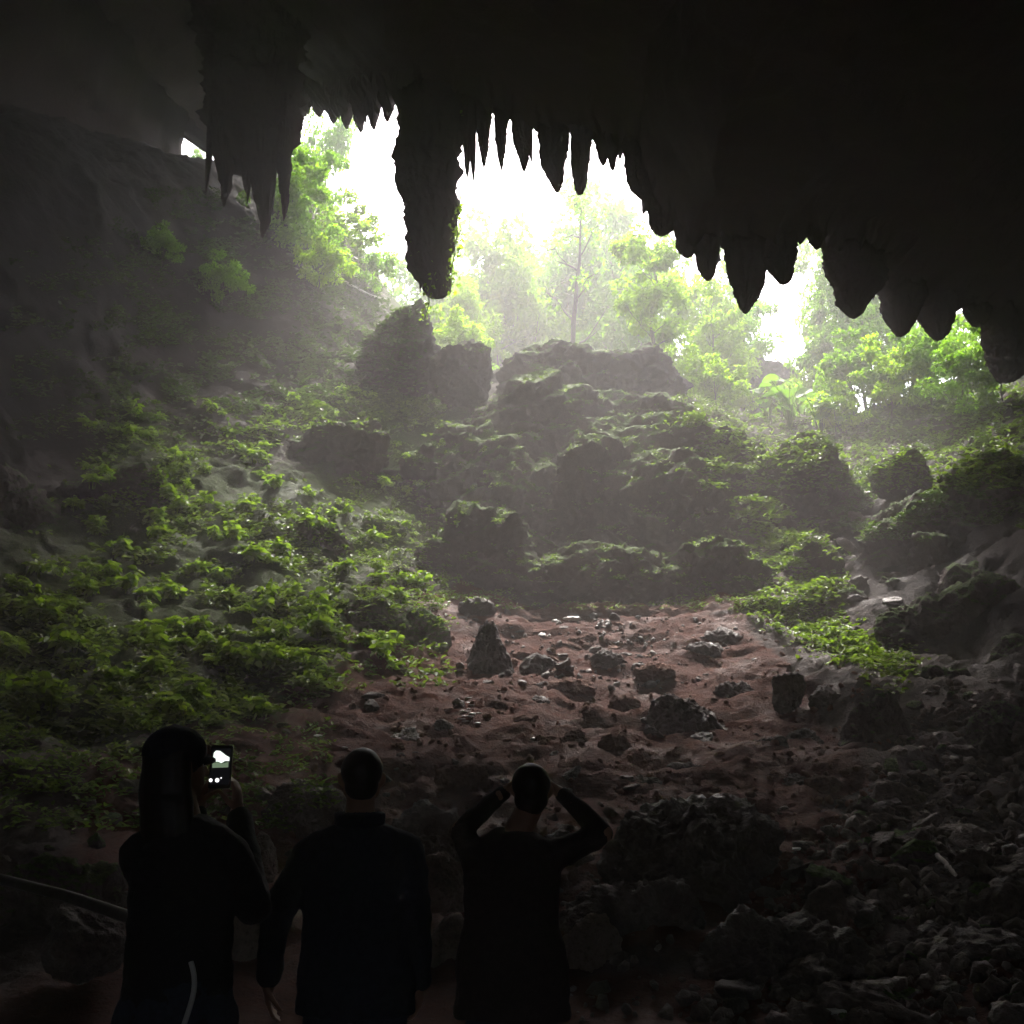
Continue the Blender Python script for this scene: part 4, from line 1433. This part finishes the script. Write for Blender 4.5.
def person(px, crown, Yd, H, label, yaw, pose):
    g = at(px, crown, Yd)
    s = H / 1.75
    k = s
    hz = H - .113 * s                            # head centre
    root = empty('person', (g.x, Yd, g.z - H), label, 'person')
    root.rotation_euler = (0, 0, 0)
    B = basis((math.sin(yaw[0]) * math.cos(yaw[1]), math.cos(yaw[0]) * math.cos(yaw[1]), math.sin(yaw[1])), (0, 0, 1))
    hc = np.array([pose.get('hx', 0), .02 * s, hz])
    sw = pose.get('sw', .19) * s
    sz = 1.43 * s
    hipw = .095 * s
    V, F = [], []
    head(V, F, hc, B, s * pose.get('hs', 1.0))
    limb(V, F, [(0, -.01, 1.42 * s), hc + np.array([0, -.015, -.06 * s])], [.062 * s, .055 * s])
    tw = pose.get('tw', 1.0)
    loft(V, F, [(.86 * s, 0, 0, .15 * s, .105 * s), (.98 * s, 0, 0, .155 * s, .11 * s), (1.1 * s, 0, 0, .14 * s, .1 * s), (1.28 * s, 0, 0, .165 * s, .11 * s), (1.4 * s, 0, 0, .165 * s, .09 * s), (1.47 * s, 0, -.005, .07 * s, .06 * s)])
    for sx, arm in ((-1, pose['L']), (1, pose['R'])):
        sh = np.array([sx * sw * .92, -.005, sz - .065 * s])
        el, wr = np.array(arm['el']) * s, np.array(arm['wr']) * s
        limb(V, F, [(sx * .06, 0, sz - .03), sh - np.array([0, 0, .02]), el, wr], [.05 * s, .05 * s, .042 * s, .028 * s])
        hand(V, F, wr, arm['hd'], arm['hn'], arm.get('side', 1), arm.get('curl', .5), s)
        limb(V, F, [(sx * hipw, 0, .88 * s), (sx * (hipw + .01), .01, .48 * s), (sx * (hipw + .03), -.02, .09 * s)], [.085 * s, .058 * s, .038 * s])
        limb(V, F, [(sx * (hipw + .03), -.03, .045 * s), (sx * (hipw + .05), .15 * s, .03 * s)], [.036 * s, .026 * s])
    obj('body', remeshed('body', V, F, M['skin'], .0075, 3), root)
    eyes(root, hc, B, s * pose.get('hs', 1.0))
    # upper garment
    V, F = [], []
    hem = pose.get('hem', .80) * s
    fl = pose.get('flare', 1.0)
    loft(V, F, [(hem, 0, 0, .205 * s * tw * fl, .145 * s * tw), (.95 * s, 0, 0, .20 * s * tw * fl, .145 * s * tw), (1.1 * s, 0, 0, .19 * s * tw, .135 * s * tw), (1.28 * s, 0, 0, .20 * s * tw, .14 * s * tw),
                (1.38 * s, 0, 0, .19 * s * tw, .12 * s), (1.435 * s, 0, -.005, .135 * s, .095 * s), (1.475 * s, 0, -.005, .078 * s, .072 * s)])
    slv = pose.get('sleeve', 1.0)
    for sx, arm in ((-1, pose['L']), (1, pose['R'])):
        sh = np.array([sx * sw, -.005, sz - .075 * s])
        el, wr = np.array(arm['el']) * s, np.array(arm['wr']) * s
        end = el + (wr - el) * .93 if slv >= 1 else sh + (el - sh) * slv
        pts = [(sx * .045 * s, -.01, sz + .0 * s), sh, el, end] if slv >= 1 else [(sx * .045 * s, -.01, sz + .0 * s), sh, end]
        ar = pose.get('ar', 1.0)
        rr = [.058 * s, .074 * s, .060 * s * ar, .046 * s * ar] if slv >= 1 else [.075 * s, .074 * s, .06 * s]
        limb(V, F, pts, rr)
    obj(pose['top'], remeshed(pose['top'], V, F, M[pose['topm']], .010, 5, .011, px), root)
    # trousers
    V, F = [], []
    loft(V, F, [(.80 * s, 0, 0, .175 * s, .125 * s), (.92 * s, 0, 0, .175 * s, .13 * s), (1.0 * s, 0, 0, .165 * s, .12 * s)])
    for sx in (-1, 1):
        limb(V, F, [(sx * hipw, 0, .86 * s), (sx * (hipw + .01), .01, .48 * s), (sx * (hipw + .03), -.02, .08 * s)], [.102 * s, .078 * s, .066 * s])
    obj('trousers', remeshed('trousers', V, F, M[pose.get('legm', 'denim')], .011, 4, .008, px + 3), root)
    for sx in (-1, 1):
        V, F = [], []
        limb(V, F, [(sx * (hipw + .03), -.05 * s, .045 * s), (sx * (hipw + .045), .08 * s, .042 * s), (sx * (hipw + .055), .19 * s, .033 * s)], [.046 * s, .046 * s, .036 * s])
        limb(V, F, [(sx * (hipw + .03), -.03, .05), (sx * (hipw + .03), -.03, .11 * s)], [.05 * s, .048 * s])
        obj('shoe', remeshed('shoe', V, F, M['shoe'], .008, 3), root)
    return root, hc, B, s


# --- first person: long hair, cap, holding up a phone
P1Y, P1H = 4.0, 1.745
PHY = P1Y + .34
pc = at(221, 767, PHY)
_gp = at(192, 730, P1Y)
_l = np.array(pc) - np.array((_gp.x, P1Y, _gp.z - P1H))
_k = P1H / 1.75
r1, hc1, B1, s1 = person(192, 730, P1Y, P1H, 'person at the left with cap and long hair, holding up a phone', (R(42), R(4)), {
    'hx': -.045, 'sw': .135, 'tw': .86, 'flare': 1.0, 'hem': .62, 'top': 'jacket', 'topm': 'black', 'hs': .98,
    'L': dict(el=(-.15, .22, 1.20), wr=tuple((_l + np.array([-.085, .045, -.145])) / _k), hd=(.30, 0, .9), hn=(1, .1, 0), side=-1, curl=.5),
    'R': dict(el=(.205, .10, 1.185), wr=tuple((_l + np.array([.056, .045, -.16])) / _k), hd=(-.06, 0, 1), hn=(-1, .1, 0), side=1, curl=.6)})
V, F = [], []
Hm = lambda x, y, z: hc1 + B1 @ np.array([x, y, z])
ball(V, F, Hm(0, -.02, .03), (.088, .10, .092), B1)
for kk in range(9):
    a = -1.25 + kk * .31
    bx, by = math.sin(a) * .088, -math.cos(a) * .09 - .015
    limb(V, F, [Hm(bx * .8, by * .75, .03), Hm(bx * .9, by * .85, -.08), Hm(bx * 1.0 + .02, by * .9, -.20), Hm(bx * .9 + .02, by * .9 - .01, -.31 - .03 * math.sin(kk * 2.1))], [.034, .036, .034, .016])
obj('hair', remeshed('hair', V, F, M['hair'], .009, 3, .005, 5), r1)
V, F = [], []
ball(V, F, Hm(0, -.012, .042), (.094, .108, .088), B1)
limb(V, F, [Hm(0, -.012, .128), Hm(0, -.012, .132)], [.009, .007])
cap = obj('cap', remeshed('cap', V, F, M['navy'], .008, 3), r1)
V, F = [], []
th_ = np.linspace(-1.15, 1.15, 15)
for rr, zz in ((.085, .035), (.118, .032), (.146, .018)):
    V.append(np.stack([Hm(math.sin(a) * .085 * (1 if rr < .1 else .98), -.01 + math.cos(a) * rr, zz - .012 * abs(math.sin(a)) * (rr / .1)) for a in th_]))
Vb = np.concatenate(V)
Vb = np.concatenate([Vb, Vb + B1 @ np.array([0, 0, -.006])])
i = np.arange(45).reshape(3, 15)
Fb = np.stack([i[:-1, :-1].ravel(), i[:-1, 1:].ravel(), i[1:, 1:].ravel(), i[1:, :-1].ravel()], 1)
Fe = np.stack([i[2, :-1], i[2, 1:], i[2, 1:] + 45, i[2, :-1] + 45], 1)
obj('brim', mesh('brim', Vb, np.concatenate([Fb, Fb[:, ::-1] + 45, Fe]), True, [M['navy']]), cap)

# --- second person: short hair, jacket with collar, arms hanging
r2, hc2, B2, s2 = person(362, 749, 4.7, 1.715, 'person in the middle with short hair and a collared jacket, arms hanging at the sides', (R(-6), R(6)), {
    'sw': .185, 'tw': 1.08, 'flare': 1.02, 'hem': .78, 'top': 'jacket', 'topm': 'navy',
    'L': dict(el=(-.305, -.02, 1.14), wr=(-.34, .06, .88), hd=(.02, .2, -1), hn=(.9, .2, 0), side=1, curl=.45),
    'R': dict(el=(.225, -.02, 1.14), wr=(.235, .07, .88), hd=(-.02, .2, -1), hn=(-.9, .2, 0), side=-1, curl=.45)})
V, F = [], []
Hm = lambda x, y, z: hc2 + B2 @ (np.array([x, y, z]) * s2)
ball(V, F, Hm(0, -.022, .034), np.array((.080, .094, .086)) * s2, B2)
ball(V, F, Hm(0, -.055, -.02), np.array((.066, .05, .06)) * s2, B2)
obj('hair', remeshed('hair', V, F, M['hair'], .007, 2, .004, 8), r2)
V, F = [], []
for a0 in np.linspace(-2.4, 2.4, 44):
    a1 = a0 + .33
    limb(V, F, [(math.sin(a0) * .082, -.005 - math.cos(a0) * .078, 1.465 * s2), (math.sin(a0) * .088, -.012 - math.cos(a0) * .085, 1.505 * s2)], [.014, .010])
obj('collar', remeshed('collar', V, F, M['navy'], .007, 4), r2)

# --- third person: both hands raised to the face, elbows out
r3, hc3, B3, s3 = person(512, 763, 5.0, 1.655, 'person at the right with both hands raised to the brow and elbows out', (R(4), R(10)), {
    'hx': .08, 'sw': .15, 'tw': 1.03, 'flare': 1.14, 'hem': .72, 'top': 'shirt', 'topm': 'brown', 'sleeve': 1.0, 'ar': .8,
    'L': dict(el=(-.225, .17, 1.465), wr=(-.028, .13, 1.63), hd=(.55, .25, .35), hn=(.5, -.2, -.4), side=-1, curl=.35),
    'R': dict(el=(.39, .05, 1.455), wr=(.208, .10, 1.625), hd=(-.45, .25, .35), hn=(-.5, -.2, -.5), side=1, curl=.35)})
V, F = [], []
Hm = lambda x, y, z: hc3 + B3 @ (np.array([x, y, z]) * s3)
ball(V, F, Hm(0, -.022, .032), np.array((.082, .096, .088)) * s3, B3)
ball(V, F, Hm(0, -.05, -.03), np.array((.072, .055, .07)) * s3, B3)
obj('hair', remeshed('hair', V, F, M['hair'], .007, 2, .006, 9), r3)


# --- phone
def rbox(w, h, d, r=.008, n=5):
    bm = bmesh.new()
    pts = []
    for cx, cz, a0 in ((w / 2 - r, h / 2 - r, 0), (-w / 2 + r, h / 2 - r, 90), (-w / 2 + r, -h / 2 + r, 180), (w / 2 - r, -h / 2 + r, 270)):
        for k in range(n + 1):
            a = R(a0 + 90 * k / n)
            pts.append((cx + r * math.cos(a), cz + r * math.sin(a)))
    f0 = bm.faces.new([bm.verts.new((x, -d / 2, z)) for x, z in pts])
    ex = bmesh.ops.extrude_face_region(bm, geom=[f0])
    for v in ex['geom']:
        if isinstance(v, bmesh.types.BMVert): v.co.y += d
    bmesh.ops.recalc_face_normals(bm, faces=bm.faces)
    return bm


def bmo(name, bm, mat, parent=None):
    me = bpy.data.meshes.new(name)
    bm.to_mesh(me)
    bm.free()
    me.materials.append(mat)
    return obj(name, me, parent)


def flat_poly(pts, y, t=.0006):
    bm = bmesh.new()
    f0 = bm.faces.new([bm.verts.new((x, y, z)) for x, z in pts])
    ex = bmesh.ops.extrude_face_region(bm, geom=[f0])
    for v in ex['geom']:
        if isinstance(v, bmesh.types.BMVert): v.co.y -= t
    bmesh.ops.recalc_face_normals(bm, faces=bm.faces)
    return bm


ph = empty('phone', pc, 'dark phone held up by the person at the left, screen lit', 'phone')
ph.rotation_euler = (R(-6), 0, R(-2))
bmo('case', rbox(.078, .150, .010), M['phone'], ph)
scn = bmo('screen', flat_poly([(-.0335, -.062), (.034, -.062), (.034, .064), (-.034, .064)], -.0056), M['screen'], ph)
u = mpp(PHY)
q = lambda x, y: ((x - 221) * u * 1.0, (767 - y) * u)
bmo('picture', flat_poly([q(213.5, 754), (q(215.5, 751.6)), q(219.5, 752), q(222.5, 754), q(225, 756), q(229, 758), q(229, 761.5), q(225, 761.5), q(221.5, 763.5), q(218, 762), q(214, 762.5), q(213.3, 758)], -.0064), M['picture'], scn)
bmo('picture', flat_poly([q(213, 763), q(218, 762.6), q(222, 764), q(228.5, 762.2), q(228.5, 767.5), q(213, 768)], -.0063), M['picgreen'], scn)
for cx, cy, rr in ((212.6, 779.6, 1.7), (218.8, 779.6, 2.0), (222.5, 777.5, .7)):
    bmo('icon', flat_poly([q(cx + rr * math.cos(a), cy + rr * math.sin(a)) for a in np.linspace(0, 6.28, 12, endpoint=False)], -.0065), M['icon'], scn)


# ------------------------------------------------------------------ handrails, stick, scraps
def rail(ctrl, rad, mat, label, posts=(), prad=.02):
    pts = np.array([tuple(c) for c in ctrl])
    d = np.concatenate([[0], np.cumsum(np.linalg.norm(np.diff(pts, axis=0), axis=1))])
    t = np.linspace(0, d[-1], 60)
    p = np.stack([np.interp(t, d, pts[:, k]) for k in range(3)], 1)
    for _ in range(6):
        p[1:-1] = p[1:-1] * .5 + (p[:-2] + p[2:]) * .25
    o = p[0].copy()
    r = empty('handrail', o, label, 'handrail')
    obj('rail', mesh('rail', *tube(p - o, rad, 12), True, [mat]), r)
    for k in posts:
        c = p[k] - o
        gz = th(p[k][0], p[k][1]) - .1 - o[2]
        obj('post', mesh('post', *tube(np.stack([c, np.array([c[0], c[1], gz])]), prad, 10), True, [mat]), r)


rail([at(-90, 858, 7.6), at(0, 879, 6.9), at(70, 897, 6.2), at(135, 919, 5.6), at(175, 930, 5.2)], .028, M['rail'],
     'dark handrail running behind the person at the left', (6, 52))
a = at(190, 958, 3.3)
rail([at(191, 962, 3.29), at(195, 970, 3.28), at(197, 984, 3.27), at(192, 1003, 3.27), at(182, 1028, 3.27), at(176, 1060, 3.27), Vector((at(176, 1060, 3.27).x, 3.27, .0))], .0068, M['palerail'],
     'pale thin curved rail end low in front of the person at the left')

a, b = hit(938, 862), hit(957, 882)
if a and b:
    a, b = np.array(a[0]), np.array(b[0])
    t = np.linspace(0, 1, 12)[:, None]
    p = a + (b - a) * t + np.array([0, 0, .06]) + RNG.normal(0, .006, (12, 3))
    tag(obj('stick', mesh('stick', *tube(p, np.linspace(.022, .016, 12), 7), True, [M['stick']])), 'pale straight stick lying on the rubble at the right', 'stick')


def scrap(px, py, s, label, seed):
    h = hit(px, py)
    if not h: return
    o = obj('pale_stone', rock_mesh(seed, 3, (s * 1.3, s, s * .35), M['litter'], 1.2, planes=9))
    o.location = h[0] + Vector((0, 0, s * .15))
    tag(o, label, 'pebble')


for k, (px, py, s, lab) in enumerate([(572, 620, .16, 'white flat stone in place of a wet glint, larger of the pair at the head of the red earth'), (556, 622, .11, 'white flat stone in place of a wet glint, smaller of the pair at the head of the red earth'),  # this white pair stands in for a wet shiny patch
                                      (796, 850, .05, 'white chip on the red patch at the lower right'), (833, 1013, .07, 'white chip at the bottom edge, right'), (345, 748, .04, 'white chip behind the head of the middle person'),
                                      (534, 739, .05, 'white chip on the red earth above the right person'), (318, 736, .05, 'pale chip at the end of the weeds, left of the middle person')]):
    scrap(px, py, s, lab, 500 + k)
for k in range(16):  # pale pebbles standing in for the glint of a wet patch
    rg = random.Random(700 + k)
    h = hit(rg.gauss(468, 7), rg.gauss(712, 8))
    if h and h[2].name.startswith('terrain'):
        s = rg.uniform(.03, .08)
        o = obj('pale_stone', SG['bare'][k % 5].copy())
        o.data.materials.clear()
        o.data.materials.append(M['litter'])
        o.scale = (s * 1.3, s, s * .5)
        o.location = h[0]
        tag(o, 'pale pebble in place of a wet glint at the foot of the pointed boulder', 'pebble', 'pebbles for the wet glint by the pointed boulder')

# ------------------------------------------------------------------ air, sky, sun
bm = bmesh.new()
bmesh.ops.create_cube(bm, size=1)
hz = bmo('haze', bm, None) if False else None
me = bpy.data.meshes.new('haze')
zt = 62.0
bmesh.ops.scale(bm, vec=(164, 190, zt + 9), verts=bm.verts)
bmesh.ops.translate(bm, vec=(0, 52, (zt - 9) / 2), verts=bm.verts)
bm.to_mesh(me)
bm.free()
m, nt, out = newmat('haze_air')
pv = nt.nodes.new('ShaderNodeVolumePrincipled')
pv.inputs['Color'].default_value = (.97, .935, .92, 1)
pv.inputs['Density'].default_value = .0055
pv.inputs['Anisotropy'].default_value = .25
nt.links.new(pv.outputs[0], out.inputs['Volume'])
me.materials.append(m)
tag(obj('haze', me), kind='stuff')

SUN_EL, SUN_AZ = R(53), R(6)       # azimuth from +Y (ahead of the camera), negative to the left
w = bpy.data.worlds.new('World')
SC.world = w
w.use_nodes = True
nt = w.node_tree
bg = nt.nodes['Background']
sky = nt.nodes.new('ShaderNodeTexSky')
sky.sky_type = 'NISHITA'
sky.sun_disc = False
sky.sun_elevation = SUN_EL
sky.sun_rotation = SUN_AZ
sky.dust_density = 4
sky.air_density = .8
sky.ozone_density = .6
nt.links.new(sky.outputs[0], bg.inputs[0])
bg.inputs[1].default_value = .15

ld = bpy.data.lights.new('sun', 'SUN')
ld.energy = 2.0
ld.angle = R(12)
ld.color = (1, .96, .91)
sun = bpy.data.objects.new('sun', ld)
COL.objects.link(sun)
dirv = Vector((math.sin(SUN_AZ) * math.cos(SUN_EL), math.cos(SUN_AZ) * math.cos(SUN_EL), math.sin(SUN_EL)))
sun.rotation_euler = dirv.to_track_quat('Z', 'Y').to_euler()
sun.location = (0, 60, 80)

SC.view_settings.view_transform = 'Standard'
SC.view_settings.look = 'None'
SC.view_settings.exposure = 3.1
SC.render.engine = 'CYCLES'
cy = SC.cycles
cy.use_denoising = True
try:
    cy.denoiser = 'OPENIMAGEDENOISE'
    cy.denoising_input_passes = 'RGB_ALBEDO_NORMAL'
except Exception:
    pass
cy.max_bounces = 6
cy.diffuse_bounces = 4
cy.glossy_bounces = 2
cy.transmission_bounces = 4
cy.volume_bounces = 1
cy.use_adaptive_sampling = False
